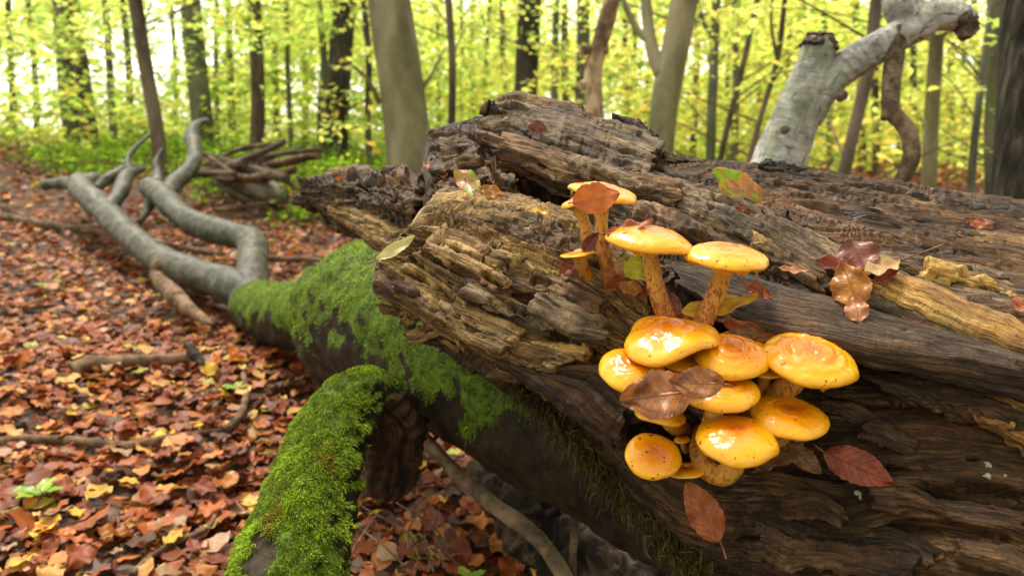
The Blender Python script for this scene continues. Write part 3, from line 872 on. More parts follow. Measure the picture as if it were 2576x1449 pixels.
trunk_path = [(630, 770, 2.50, .072), (700, 790, 2.32, .098), (790, 797, 2.05, .104), (842, 812, 1.90, .088), (893, 832, 1.66, .096), (935, 800, 1.47, .152),
              (1010, 820, 1.28, .128), (1150, 900, 1.12, .108), (1330, 1010, 1.0, .098), (1520, 1120, .92, .090), (1720, 1240, .86, .09), (1950, 1380, .82, .09)]
TR, TG, TN = tube('bark_trunk', trunk_path, 300, 110, M_MOSSBASE, tree, seed=5, lump=.16, fine=.05, cols=moss_cols)
pp, nn = sample(TG, TN, 105000, lambda p, n: sstep(.25, .7, trunk_moss(p, n)), 3)
cc, _ = pal_pick(MOSS_PAL, [4, 4, 3, 1.5, .6], len(pp), 5)
cc = cc * (.7 + .45 * np.clip(n3(pp, 26, 75) + .5 * n3(pp, 70, 76), -1, 1))[:, None]
blades('moss', pp, nn, .009, .0009, cc, M_MOSS, TR, .7, 4); bpy.data.objects['moss'].location = (0, 0, 0)
# hanging fibrous moss along the lower edge of the rotten wood
edge = crm_even(np.array([P(*q) for q in [(1270, 935, .745), (1340, 1000, .745), (1450, 1110, .715), (1545, 1220, .70), (1640, 1310, .675), (1710, 1400, .655), (1790, 1470, .64)]]), 3200)[0]
rg = np.random.default_rng(8)
edge = edge + rg.normal(size=edge.shape) * .008
cc, _ = pal_pick([(.09, .065, .015), (.06, .05, .012), (.12, .10, .02), (.035, .025, .012)], [3, 3, 2, 3], len(edge), 6)
mo = blades('hanging_moss', edge, np.tile([0, -.5, -.3], (len(edge), 1)), .013, .0007, cc, M_MOSS, tree, 1.2, 9, .6)

# forked grey limbs
limb1, _, _ = tube('limb', [(640, 775, 2.50, .072), (628, 730, 2.60, .066), (636, 668, 2.76, .060), (632, 612, 2.95, .056), (585, 592, 3.08, .054), (510, 572, 3.25, .056),
                            (462, 548, 3.42, .054), (430, 515, 3.6, .058), (392, 483, 3.85, .060), (376, 470, 3.95, .05)], 150, 40, M_BEECH, tree, seed=12, lump=.20, fine=.06)
tube('side_branch', [(410, 495, 3.80, .050), (440, 462, 4.0, .046), (482, 420, 4.2, .044), (490, 380, 4.35, .040), (482, 345, 4.5, .042), (492, 318, 4.6, .030), (522, 302, 4.7, .014)], 70, 26, M_BEECH, limb1, seed=13, lump=.25)
tube('side_branch', [(392, 480, 3.86, .04), (396, 440, 3.95, .026), (392, 410, 4.0, .018), (408, 378, 4.05, .012)], 40, 16, M_BEECH, limb1, seed=14, lump=.25)
tube('side_branch', [(385, 490, 3.86, .035), (372, 530, 3.80, .022), (350, 560, 3.75, .014)], 30, 14, M_BEECH, limb1, seed=15, lump=.3)
limb2, _, _ = tube('limb', [(640, 765, 2.52, .066), (590, 725, 2.62, .066), (500, 690, 2.85, .062), (415, 660, 3.05, .060), (340, 605, 3.35, .062), (270, 540, 3.75, .064),
                            (215, 488, 4.15, .068), (195, 462, 4.4, .060), (205, 450, 4.55, .04)], 150, 40, M_BEECH, tree, seed=16, lump=.18, fine=.06)
tube('side_branch', [(205, 465, 4.35, .055), (240, 455, 4.5, .05), (252, 475, 4.55, .03)], 26, 18, M_BEECH, limb2, seed=17, lump=.3)
tube('side_branch', [(200, 470, 4.35, .045), (150, 460, 4.5, .036), (112, 466, 4.6, .03)], 30, 18, M_BEECH, limb2, seed=18, lump=.25)
tube('side_branch', [(240, 475, 4.4, .03), (290, 440, 4.5, .034), (330, 424, 4.6, .030), (362, 422, 4.7, .018)], 36, 16, M_BEECH, limb2, seed=19, lump=.25)
tube('side_branch', [(262, 540, 3.78, .04), (300, 490, 3.95, .038), (322, 440, 4.15, .034), (362, 424, 4.3, .012)], 40, 18, M_BEECH, limb2, seed=20, lump=.25)
tube('side_branch', [(325, 430, 4.4, .022), (322, 398, 4.5, .018), (340, 372, 4.6, .015), (374, 342, 4.7, .010)], 30, 14, M_BEECH, limb2, seed=21, lump=.25)
for o in C.objects:
    if o.name.startswith(('side_branch', 'moss')) and o.parent and o.parent.type == 'MESH': o.location = (0, 0, 0)

# bent mossy branch in front
br = thing('mossy_branch', 'thick bent branch covered in bright green moss in front of the trunk', 'branch', tuple(P(640, 1449, .8) * np.array([1, 1, 0])))


BARE = P(668, 1430, .685)


def branch_moss(p, n):
    bare = 1 - sstep(.022, .034, np.sqrt(((p - BARE) ** 2 * np.array([1.6, .5, .7])).sum(-1)) + .008 * n3(p, 70, 36))
    return sstep(-.25, .35, n[..., 2] - .55 * n[..., 0] + .30 * n3(p, 14, 33) + .12 * n3(p, 60, 35)) * (1 - bare)


bpath = [(712, 1560, .68, .056), (730, 1449, .715, .054), (755, 1340, .755, .050), (785, 1240, .80, .048), (820, 1140, .85, .046), (855, 1072, .890, .045), (895, 1016, .925, .042), (945, 1000, .955, .036), (985, 1045, .975, .034)]
BB, BGr, BN = tube('branch_wood', bpath, 220, 90, M_MOSSBASE, br, seed=25, lump=.12, fine=.09, cols=lambda g, n: np.repeat(branch_moss(g, n)[..., None], 3, -1))
pp, nn = sample(BGr, BN, 130000, lambda p, n: branch_moss(p, n), 13)
cc, _ = pal_pick(MOSS_PAL, [4, 4, 3, 1.5, .8], len(pp), 15)
mk = .5 + .5 * np.clip(n3(pp, 38, 71) + .6 * n3(pp, 110, 72), -1, 1)
cc = cc * (.45 + .85 * mk)[:, None]; brn = (n3(pp, 30, 73) + .5 * n3(pp, 90, 74)) > .62
cc[brn] = cc[brn] * np.array([.9, .55, .9])
blades('moss_cover', pp + nn * (.006 * mk - .002)[:, None], nn + np.array([-.15, -.5, -.6]) * .8, .0068, .00055, cc, M_MOSS, BB, .5, 14, .5).location = (0, 0, 0)
M_BROKEN = wood_mat('broken_branch_wood', (.012, .006, .004), (.038, .017, .008), (.085, .038, .016), (.13, .066, .03), 41, -.02, .3)
tube('broken_end', [(940, 1005, .955, .032), (985, 1050, .97, .040), (988, 1110, .975, .042), (978, 1170, .985, .040), (970, 1215, .99, .037), (962, 1246, .99, .028)], 90, 60, M_BROKEN, br, seed=27, lump=.30, fine=.16)

# pale leaning limb behind the log
M_PALE = limb_mat('pale_beech_bark', (.12, .114, .106), (.275, .268, .255), (.44, .43, .415), (.06, .046, .036), .7)
pl = thing('broken_limb', 'pale grey broken beech limb rising from behind the rotten log', 'branch', tuple(P(1950, 800, 1.75) * np.array([1, 1, 0])))
tube('main_limb', [(1880, 700, 1.78, .068), (1925, 520, 1.76, .066), (1960, 410, 1.75, .062), (1998, 310, 1.73, .053), (2035, 210, 1.71, .047), (2056, 140, 1.70, .040), (2060, 102, 1.70, .036)],
     120, 60, M_PALE, pl, seed=31, lump=.14, fine=.03)
M_FLAP = bark_mat('peeling_bark', (.03, .02, .015), (.075, .05, .036), (.16, .11, .08), (40, 40, 40), .006)
tube('splintered_top', [(2056, 128, 1.70, .038), (2060, 104, 1.70, .037), (2062, 92, 1.70, .030)], 20, 50, M_FLAP, pl, seed=131, lump=.35, fine=.45)
tube('bark_flap', [(2412, 46, 1.615, .026), (2428, 66, 1.612, .027), (2428, 98, 1.61, .016)], 20, 36, M_FLAP, pl, seed=133, lump=.5, fine=.4)
tube('knot', [(2120, 240, 1.66, .016), (2112, 250, 1.655, .010)], 8, 14, M_FLAP, pl, seed=134, lump=.4)
tube('knot', [(1975, 325, 1.665, .012), (1972, 326, 1.658, .008)], 8, 14, M_FLAP, pl, seed=135, lump=.4)
tube('upper_limb', [(2040, 310, 1.72, .022), (2078, 225, 1.70, .036), (2150, 150, 1.68, .038), (2230, 106, 1.66, .035), (2300, 66, 1.64, .037), (2350, 40, 1.63, .034), (2420, 48, 1.62, .030), (2432, 85, 1.62, .02)],
     120, 50, M_PALE, pl, seed=32, lump=.2, fine=.06)
tube('upper_limb', [(2300, 60, 1.645, .040), (2270, 10, 1.65, .040), (2262, -60, 1.66, .036), (2250, -300, 1.7, .03)], 40, 36, M_PALE, pl, seed=33, lump=.15)
M_TWIG = bark_mat('brown_twig_bark', (.04, .026, .016), (.095, .062, .038), (.19, .135, .085), (60, 60, 60), .002)
tube('hanging_branch', [(2262, 70, 1.64, .020), (2250, 150, 1.64, .021), (2240, 230, 1.63, .020), (2245, 280, 1.62, .019), (2280, 325, 1.61, .018), (2294, 385, 1.60, .017), (2275, 440, 1.60, .016), (2235, 500, 1.6, .014)],
     70, 18, M_TWIG, pl, seed=34, lump=.15)
tube('knot', [(2232, 285, 1.62, .012), (2222, 300, 1.615, .007)], 8, 10, M_TWIG, pl, seed=35)

# ------------------------------------------------------------------ mushrooms
def cap_mat():
    t = NT('slimy_cap_skin'); uv = t.coord('UV'); ob = t.coord('Object')
    rr = t.sep(uv)[0]                                   # 0 centre .. 1 rim (.. 2 gills)
    info = t.node('ShaderNodeObjectInfo')
    off = t.math('MULTIPLY', info.outputs['Random'], 40.0)
    mp = t.node('ShaderNodeVectorMath', operation='ADD'); t.link(ob, mp.inputs[0])
    cb = t.node('ShaderNodeCombineXYZ'); t.link(off, cb.inputs[0]); t.link(off, cb.inputs[1]); t.link(cb.outputs[0], mp.inputs[1])
    v = mp.outputs[0]
    n = t.noise(v, 38, 4, .55, .4)
    r2 = t.math('MULTIPLY_ADD', n, .45, t.math('SUBTRACT', rr, .22))
    col = t.ramp(r2, [(.05, (.54, .120, .001)), (.30, (.70, .192, .002)), (.66, (.78, .285, .003)), (.97, (.82, .395, .011))])
    sp = t.noise(v, 210, 2, .5, 0); sp2 = t.noise(v, 75, 2, .5, .5)
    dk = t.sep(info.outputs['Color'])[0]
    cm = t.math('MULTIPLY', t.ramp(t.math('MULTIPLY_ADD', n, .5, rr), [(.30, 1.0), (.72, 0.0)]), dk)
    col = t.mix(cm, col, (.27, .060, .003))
    rim = t.math('MULTIPLY', t.ramp(rr, [(.93, 0.0), (.985, 1.0)]), t.ramp(n, [(.42, 0.0), (.56, .8)]))
    col = t.mix(rim, col, (.42, .15, .010))
    col = t.mix(t.ramp(sp, [(.67, 0.0), (.71, .85)]), col, (.13, .036, .008))
    col = t.mix(t.ramp(sp2, [(.68, 0.0), (.76, .55)]), col, (.36, .10, .010))
    w1 = t.noise(v, 60, 4, .6, 1.5); w2 = t.noise(v, 180, 2, .5, .3)
    nrm = t.bump(t.math('MULTIPLY_ADD', w2, .3, w1), .35, .0030)
    cn = t.bump(t.math('MULTIPLY_ADD', w2, .5, t.math('MULTIPLY_ADD', t.noise(v, 110, 3, .6, 2.0), .6, w1)), .22, .0034)
    t.set(color=col, rough=.55, normal=nrm, coat=1.0, coat_rough=.02, spec=.04, sss=.06, coat_normal=cn)
    t.b.inputs['Subsurface Radius'].default_value = (1, .5, .1); t.b.inputs['Subsurface Scale'].default_value = .004
    return t.m


def stem_mat():
    t = NT('scaly_stem'); uv = t.coord('UV'); ob = t.coord('Object')
    x = t.sep(uv)[0]                                    # 0 top .. 1 base
    n = t.noise(ob, 220, 3, .6, .4); n4 = t.noise(t.mapping(ob, (330, 330, 170)), 1, 3, .6, .6)
    base = t.ramp(t.math('MULTIPLY_ADD', n, .35, t.math('SUBTRACT', x, .17)), [(.0, (.66, .38, .075)), (.45, (.60, .28, .035)), (.95, (.42, .14, .012))])
    th = t.math('ADD', n4, t.math('MULTIPLY', x, .16))
    col = t.mix(t.ramp(th, [(.60, 0.0), (.66, .9)]), base, (.24, .058, .008))
    fib = t.noise(t.mapping(uv, (3, 90, 1)), 1, 3, .6)
    nrm = t.bump(t.math('ADD', t.math('MULTIPLY', fib, .5), t.math('MULTIPLY', th, 1.2)), .7, .0016)
    t.set(color=col, rough=.5, normal=nrm, spec=.4, sss=.1)
    t.b.inputs['Subsurface Radius'].default_value = (1, .5, .1); t.b.inputs['Subsurface Scale'].default_value = .003
    return t.m


def plain(name, col, rough=.6, coat=0, var=.35, sc=90):
    t = NT(name); n = t.noise(t.coord('Object'), sc, 4, .6, .2)
    c = t.mix(t.ramp(n, [(.35, 0.0), (.7, 1.0)]), tuple(v * (1 + var) for v in col), tuple(v * (1 - var) for v in col))
    t.set(color=c, rough=rough, normal=t.bump(n, .5, .001), coat=coat, coat_rough=.1)
    return t.m


M_CAP, M_STEM = cap_mat(), stem_mat()
M_GILL = plain('gills', (.45, .24, .06), .6)
M_VEIL = plain('veil_rag', (.62, .30, .03), .35, .6)
M_SCALE = plain('brown_scale', (.14, .04, .01), .45, .3)
MC = []


def mushroom(label, cx, cy, d, hw, tilt, roll, dome, stem, sw, seed, veil=0, wrinkle=1.0, scales=0, lump=.06, flat=2.4, dark=.12):
    """cap centred at pixel (cx,cy) d metres away, half width hw px; tilt toward the camera and roll in degrees;
    stem: list of further (px,py,d) points below the cap; sw stem half width px"""
    c = P(cx, cy - 5, d); Rr = hw / FPX * d; tilt -= 5; dome *= .66
    base = P(*stem[-1])
    root = thing('mushroom', label, 'mushroom', tuple(base), 'yellow mushrooms growing in a cluster on the rotten log')
    el = math.asin(max(-1, min(1, (CAM[2] - c[2]) / np.linalg.norm(CAM - c))))
    toc = CAM - c; toc[2] = 0; toc /= np.linalg.norm(toc)
    a = R(tilt); ax = UPZ * math.cos(a) + toc * math.sin(a)
    rt = np.cross(UPZ, -toc); rt = -rt if rt[0] < 0 else rt
    ax = ax * math.cos(R(roll)) + rt * math.sin(R(roll))
    ax /= np.linalg.norm(ax)
    e1 = rt - ax * np.dot(rt, ax); e1 /= np.linalg.norm(e1); e2 = np.cross(ax, e1)
    H = dome * Rr
    nr, na = 44, 92
    # profile: dome, rolled rim, then under side with gills
    t1 = np.linspace(0, 1, 30)
    rr = t1 ** .75; zz = H * (1 - np.minimum(rr, 1) ** flat) ** .62
    r_in = np.concatenate([rr * .985, [.997, .99, .965, .93], np.linspace(.9, .16, 10)])
    z_in = np.concatenate([zz, [-.035 * Rr, -.07 * Rr, -.09 * Rr, -.095 * Rr], np.linspace(-.075, .03, 10) * Rr])
    prm = np.concatenate([rr * .92, [.95, .97, .985, 1.0], np.linspace(1.1, 2, 10)])
    nr = len(r_in)
    th = np.linspace(0, 2 * np.pi, na + 1)[:-1]
    RR, TH = np.meshgrid(r_in, th, indexing='ij'); ZZ = np.repeat(z_in[:, None], na, 1)
    Xl, Yl = RR * np.cos(TH), RR * np.sin(TH)
    f_ = np.random.default_rng(seed + 900).uniform(0, 6.28, 8)
    rimw = 1 + lump * .8 * (.5 * np.sin(2 * TH + f_[0]) + .35 * np.sin(3 * TH + f_[1]) + .22 * np.sin(5 * TH + f_[2]) + .12 * np.sin(9 * TH + f_[3]))
    Xl, Yl = Xl * rimw, Yl * rimw
    top = (np.arange(nr) < 32)[:, None]
    und = lump * .5 * Rr * (np.sin(2.1 * Xl + f_[4]) * np.cos(1.9 * Yl + f_[5]) + .5 * np.sin(3.7 * Xl + 2.2 * Yl + f_[6]) + .3 * np.sin(5.1 * Yl - 3 * Xl + f_[7]))
    ring = wrinkle * .026 * Rr * np.sin(RR * 22 + 3 * n2(Xl * 2, Yl * 2, seed)) * np.exp(-((RR - .35) / .3) ** 2) * np.clip(.4 + n2(Xl * 1.7, Yl * 1.7 + 5, seed + 6), 0, 1)
    wr = wrinkle * .009 * Rr * fbm2(Xl * 6 + seed, Yl * 6, 3, seed + 7)
    ZZ = ZZ + und + np.where(top, ring + wr, 0)
    gl = (np.arange(nr) >= 34)[:, None]
    ZZ = ZZ + np.where(gl, .02 * Rr * np.sign(np.sin(TH * 55)), 0)
    zoff = -H * .42
    G = c + e1 * (Xl * Rr)[..., None] + e2 * (Yl * Rr)[..., None] + ax * (ZZ + zoff)[..., None]
    uv = np.stack([np.repeat(prm[:, None], na, 1), TH / (2 * np.pi)], -1).reshape(-1, 2)
    quads = gridquads(nr, na, True)
    verts = G.reshape(-1, 3) - base
    mi = (np.arange(len(quads)) // na >= 33).astype(int)
    cap = obj('cap', mesh('cap', verts, quads, [M_CAP, M_GILL], uv, matidx=mi), root)
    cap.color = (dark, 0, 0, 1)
    # stem
    top_p = c + ax * (zoff + .02 * Rr)
    w0 = sw / FPX * d
    pts = [top_p - base] + [P(*s) - base for s in stem]
    W = np.array([[*p, w0 * (1.0 + .12 * i / len(pts))] for i, p in enumerate(pts)])
    if len(W) < 3: W = np.insert(W, 1, (W[0] + W[1]) / 2, 0)
    W = crm_even(W, 60)[0]
    Gs, U, V, N = tube_grid(W, 26, seed + 50, .12, .0)
    sc = n3(Gs, 380, seed + 51); Gs = Gs + N * (np.clip(sc - .25, 0, 1) * .0022 * np.linspace(.2, 1, 60)[:, None])[..., None]
    vs_, q, tr, uvs = capped(Gs, U / U.max(), V * 30)
    obj('stem', mesh('stem', vs_, q, M_STEM, uvs, tr), root)
    # torn veil rags on the rim
    rg = np.random.default_rng(seed + 70)
    if veil:
        fr = G[34]                                       # lower rim ring
        for k in range(veil):
            # rags sit mainly on the side facing the camera
            j = int((rg.normal(-.25, .13) % 1) * na)
            wd = rg.integers(2, 5)
            p0, p1 = fr[(j - wd) % na] - base, fr[(j + wd) % na] - base
            dn = -ax * Rr * (.06 + .10 * rg.random())
            pm = (p0 + p1) / 2 + dn + toc * .001
            inn = (c - base - (p0 + p1) / 2) * .05
            vv = np.array([p0, p1, pm, p0 + inn, p1 + inn, pm + inn])
            o = obj('veil_rag', mesh('veil_rag', vv, [[0, 1, 4, 3], [1, 2, 5, 4], [2, 0, 3, 5]], M_VEIL, None, [[0, 2, 1], [3, 4, 5]], smooth=False), root)
    for k in range(scales):
        i = rg.integers(4, 30); j = rg.integers(0, na)
        p = G[i, j] - base; s = .0005 + .0019 * rg.random() ** 2
        nn_ = ax
        bb = [p + e1 * s * math.cos(q_) * (.7 + .6 * rg.random()) + e2 * s * math.sin(q_) - nn_ * .0006 for q_ in np.linspace(0, 6.283, 7)[:-1]]
        bb.append(p + nn_ * s * .7)
        obj('scale', mesh('scale', np.array(bb), None, M_SCALE, None, [[m, (m + 1) % 6, 6] for m in range(6)]), root)
    MC.append(root)
    return root


mushroom('small yellow mushroom with folded cap, tucked behind the leaf-covered one', 1442, 512, .700, 38, 10, -25, .55, [(1470, 560, .705), (1478, 620, .705), (1482, 690, .705)], 14, 1, wrinkle=.5, lump=.16)
mushroom('tall yellow mushroom with an orange leaf lying over its cap', 1520, 482, .672, 86, 12, 10, .36, [(1514, 540, .682), (1516, 610, .684), (1530, 680, .684), (1540, 720, .684)], 17, 2, veil=3, lump=.10)
mushroom('small flat yellow mushroom low between the tall stems and the broken wood', 1456, 642, .672, 45, 2, -6, .20, [(1468, 680, .690), (1485, 720, .70)], 16, 3, lump=.10, wrinkle=.6, dark=.6)
mushroom('broad yellow mushroom on a long brown-scaled stem with a curled red leaf on top', 1635, 597, .640, 109, 12, 6, .42, [(1640, 680, .650), (1655, 740, .648), (1682, 815, .645)], 21, 4, veil=4)
mushroom('yellow mushroom with ringed wrinkled cap standing on its own straight stem beside the dark plank', 1828, 640, .622, 106, 12, 4, .38, [(1808, 720, .636), (1788, 770, .636), (1758, 830, .636)], 23, 5, veil=12, wrinkle=1.6)
mushroom('largest lumpy yellow mushroom at the foot of the two long stems', 1686, 842, .612, 121, 16, -5, .46, [(1710, 930, .64), (1740, 990, .66)], 24, 6, lump=.14)
mushroom('yellow mushroom at the left of the cluster, partly under a brown leaf', 1592, 926, .606, 89, 22, 4, .48, [(1640, 990, .64), (1680, 1020, .66)], 20, 7, veil=4, lump=.10)
mushroom('yellow mushroom wedged behind its neighbours in the middle of the cluster', 1722, 905, .632, 62, 15, 0, .45, [(1730, 970, .65), (1740, 1010, .665)], 18, 8)
mushroom('round yellow mushroom with a shining knob in the centre of the cluster', 1842, 890, .600, 93, 24, 2, .50, [(1850, 970, .632), (1850, 1040, .66)], 20, 9, wrinkle=1.5, dark=.35)
mushroom('yellow mushroom mostly hidden below the crumpled brown leaf at the top of the cluster', 1868, 862, .632, 62, 20, 6, .5, [(1870, 920, .65), (1870, 960, .668)], 18, 10)
mushroom('widest flat-topped yellow mushroom at the right of the cluster with a thick slanting stem', 2038, 897, .592, 117, 21, 9, .40, [(2000, 950, .605), (1950, 1000, .625), (1890, 1040, .65)], 30, 11, veil=9, wrinkle=2.0)
mushroom('yellow mushroom whose cap is half covered by the pair of brown leaves', 1815, 980, .588, 93, 18, 0, .42, [(1790, 1060, .60), (1782, 1110, .63), (1790, 1130, .655)], 22, 12, veil=3)
mushroom('yellow mushroom with a dark brown centre below the widest cap', 1986, 1044, .586, 94, 18, 5, .40, [(1960, 1095, .60), (1920, 1120, .625), (1880, 1120, .648)], 24, 13, veil=3, wrinkle=1.4, dark=.95)
mushroom('smooth domed yellow mushroom at the bottom of the cluster with a hooked scaly stem', 1853, 1098, .566, 106, 16, 2, .50, [(1850, 1160, .580), (1820, 1195, .590), (1778, 1178, .604), (1760, 1130, .620), (1768, 1090, .65)], 26, 14, wrinkle=.5, lump=.08)
mushroom('round spotted yellow mushroom with brown scales at the lower left of the cluster', 1644, 1146, .592, 70, 38, 6, .46, [(1670, 1180, .61), (1700, 1170, .645)], 18, 15, scales=15, wrinkle=.3, veil=3)
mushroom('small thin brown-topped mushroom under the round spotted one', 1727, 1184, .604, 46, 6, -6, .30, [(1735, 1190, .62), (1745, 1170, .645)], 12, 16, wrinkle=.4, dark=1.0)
mushroom('yellow mushroom showing only its rim below the big brown leaf', 1662, 1042, .612, 63, 8, 6, .3, [(1690, 1070, .62), (1720, 1080, .65)], 18, 17)
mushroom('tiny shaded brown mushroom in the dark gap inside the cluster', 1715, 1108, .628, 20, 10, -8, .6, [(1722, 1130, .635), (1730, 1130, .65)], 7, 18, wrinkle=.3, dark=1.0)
mushroom('yellow mushroom peeping from under the widest cap toward the cluster centre', 1925, 925, .615, 50, 18, 4, .4, [(1920, 970, .63), (1900, 1020, .655)], 15, 19)

# ------------------------------------------------------------------ leaves
def leaf_grid(nl, nw, length, width, curl=0.0, fold=0.0, wave=0.0, seed=0, tipk=1.0, teeth=.03):
    """leaf along +X, stalk at origin, upper side +Z; returns verts, quads, uv"""
    t = np.linspace(0, 1, nl)[:, None]; s = np.linspace(-1, 1, nw)[None, :]
    prof = np.sin(np.pi * np.clip(t, 0, 1) ** (.82 * tipk)) ** .78
    prof = prof * (1 + teeth * np.sin(t * np.pi * 17)) + .004
    x = t * length + 0 * s
    nib = 1 + .05 * n2(t * 5 + seed * 2.3, np.sign(s) * 3.1 + seed, seed + 5) + .025 * n2(t * 16 + seed, np.sign(s) * 7.7, seed + 6)
    y = s * prof * nib * width / 2 + length * .10 * math.sin(seed * 2.1) * (t - .5) ** 2
    z = fold * np.abs(y) * (1 - .3 * t) + curl * length * ((t - .5) ** 2 - .25) + 0 * s
    z = z + wave * width * (np.abs(s) ** 1.5) * np.sin(t * 15 + seed + (s > 0) * 1.7) * .16
    z = z + wave * width * .18 * n2(t * 2.2 + seed * 1.7, s * 1.3 + seed, seed)
    G = np.stack([x, y, z], -1)
    uv = np.stack([t + 0 * s, .5 + .5 * s + 0 * t], -1).reshape(-1, 2)
    return G.reshape(-1, 3), gridquads(nl, nw, False), uv


LM = {
    'orange': leaf_mat('leaf_orange', (.42, .095, .012), (.52, .15, .02), None, (.55, .22, .05), .35, .35, .1),
    'rust': leaf_mat('leaf_rust', (.24, .055, .016), (.36, .095, .025), None, (.20, .06, .02), .25, .35, .3),
    'red': leaf_mat('leaf_dark_red', (.17, .028, .012), (.27, .055, .020), None, (.10, .02, .01), .2, .38, .2),
    'maroon': leaf_mat('leaf_maroon', (.13, .035, .025), (.22, .065, .045), None, (.08, .02, .014), .15, .35, .3),
    'brown': leaf_mat('leaf_brown', (.25, .085, .022), (.42, .165, .05), (.16, .05, .015), (.13, .04, .012), .25, .25, .45, .56, .5),
    'dkbrown': leaf_mat('leaf_dark_brown', (.10, .04, .014), (.19, .08, .025), None, (.06, .022, .008), .2, .4, .4),
    'amber': leaf_mat('leaf_amber', (.36, .13, .016), (.46, .19, .03), (.24, .085, .02), (.20, .06, .01), .35, .3, .4, .6),
    'tan': leaf_mat('leaf_tan', (.42, .25, .11), (.52, .33, .16), None, (.22, .10, .03), .2, .4, .2),
    'pink': leaf_mat('leaf_pinkish', (.44, .17, .085), (.56, .27, .15), None, (.24, .06, .02), .2, .35, .25),
    'yellow': leaf_mat('leaf_yellow', (.60, .34, .022), (.66, .42, .045), (.50, .20, .02), (.35, .18, .02), .4, .35, .3, .58),
    'green': leaf_mat('leaf_green_brown', (.38, .155, .045), (.50, .26, .11), (.26, .42, .02), (.30, .12, .02), .35, .35, .3, .53),
    'ygreen': leaf_mat('leaf_yellow_green', (.56, .50, .03), (.62, .56, .06), (.16, .20, .02), (.30, .26, .03), .4, .35, .3, .6),
    'pale': leaf_mat('leaf_pale', (.56, .48, .17), (.62, .55, .24), None, (.46, .36, .10), .35, .4, .2),
}
M_STALK = plain('leaf_stalk', (.16, .055, .02), .5)
NLEAF = [0]


def leaf(label, kind, b, t, wpx, face=.6, twist=0.0, curl=0.0, fold=.15, wave=.6, stalk=.25, bend=0.0, parentless=True):
    """b, t = stalk end and tip as (px,py,d); face 1 = turned to the camera, 0 = to the sky; twist degrees about the midrib"""
    seed = NLEAF[0] + 3; NLEAF[0] += 1
    p0, p1 = P(*b), P(*t); L = np.linalg.norm(p1 - p0); ex = (p1 - p0) / L
    d = (b[2] + t[2]) / 2; width = wpx / FPX * d
    toc = CAM - (p0 + p1) / 2; toc /= np.linalg.norm(toc)
    up = toc * face + UPZ * (1 - face); ez = up - ex * np.dot(up, ex); ez /= np.linalg.norm(ez)
    ey = np.cross(ez, ex)
    a = R(twist); ey, ez = ey * math.cos(a) + ez * math.sin(a), ez * math.cos(a) - ey * math.sin(a)
    v, q, uv = leaf_grid(34, 17, L, width, curl, fold, wave, seed)
    M = np.stack([ex, ey, ez], 0)
    o = obj('fallen_leaf', mesh('fallen_leaf', v @ M, q, LM[kind], uv)); o.location = p0
    if stalk:
        sl = L * stalk
        k = np.array([[0.02 * L, 0, 0, .0006], [-sl * .5, sl * .08, .001, .0007], [-sl, sl * .22, sl * .10, .0009]])
        k3 = k[:, :3] @ M
        W = crm_even(np.concatenate([k3, k[:, 3:]], 1), 10)[0]
        G, U, V, N = tube_grid(W, 6, seed, 0, 0)
        vs_, q_, tr, uv_ = capped(G, U, V)
        obj('leaf_stalk', mesh('leaf_stalk', vs_, q_, M_STALK, uv_, tr), o)
    tag(o, label, 'leaf', 'leaves lying on the rotten log and mushrooms')
    return o


leaf('orange beech leaf with clear veins lying over the tall mushroom cap', 'orange', (1440, 512, .625), (1560, 486, .628), 84, .75, 0, .05, .12, .3, .08)
leaf('curled red-brown leaf resting on the broad mushroom cap', 'rust', (1528, 588, .630), (1645, 553, .640), 52, .2, 10, .1, .2, .8, .15)
leaf('small maroon leaf caught between the tall mushroom stems', 'maroon', (1466, 632, .664), (1504, 584, .660), 34, .7, 25, .1, .5, .6, .1)
leaf('leaf half green half tan standing on the log by the black bark piece', 'green', (1915, 512, .765), (1796, 424, .765), 78, .75, 0, .2, .3, .9, .1)
leaf('small curled red and yellow leaf on the ridge below the half green leaf', 'rust', (1958, 548, .742), (1852, 522, .745), 34, .45, 0, .25, .6, 1.0, .12)
leaf('flat maroon leaf at the back of the leaf heap in the log hollow', 'maroon', (2140, 605, .664), (2185, 690, .640), 100, .7, 0, 0, .1, .4, .15)
leaf('glossy red leaf curled at the left of the leaf heap', 'red', (2050, 655, .652), (2180, 680, .640), 44, .5, 0, .2, .3, 1.0, .1)
leaf('large amber leaf hanging down in the leaf heap with a dark spot', 'amber', (2160, 772, .618), (2118, 658, .640), 98, .85, 0, .15, .2, .5, .3)
leaf('tan leaf with long stalk on the right of the leaf heap', 'tan', (2262, 655, .640), (2168, 692, .632), 62, .5, 20, .25, .35, .7, 1.0)
leaf('small red leaf tucked under the tan leaf in the heap', 'red', (2200, 706, .636), (2260, 678, .636), 36, .7, 0, .1, .2, .5, .1)
leaf('small pinkish leaf hanging on the dark plank below the leaf heap', 'pink', (2160, 812, .606), (2150, 742, .616), 58, .85, 0, .2, .25, .8, .25)
leaf('small curled orange leaf on the dark plank beside the ringed mushroom', 'rust', (1872, 710, .650), (1946, 752, .636), 34, .6, 20, .3, .5, 1.0, .25)
leaf('little orange leaf at the upper edge of the dark plank', 'pink', (2032, 682, .664), (1958, 672, .668), 26, .4, 0, .3, .4, .8, .15)
leaf('yellow leaf lying behind the stem of the ringed mushroom', 'yellow', (1714, 790, .640), (1908, 744, .636), 56, .55, 0, .1, .25, .8, .05)
leaf('dark brown crumpled leaf under the yellow leaf', 'dkbrown', (1790, 790, .650), (1928, 800, .638), 62, .6, 0, .2, .3, 1.2, .1)
leaf('rust brown twisted leaf above the hidden mushroom of the cluster', 'rust', (1820, 812, .640), (1966, 862, .622), 44, .6, 15, .15, .5, 1.6, .1)
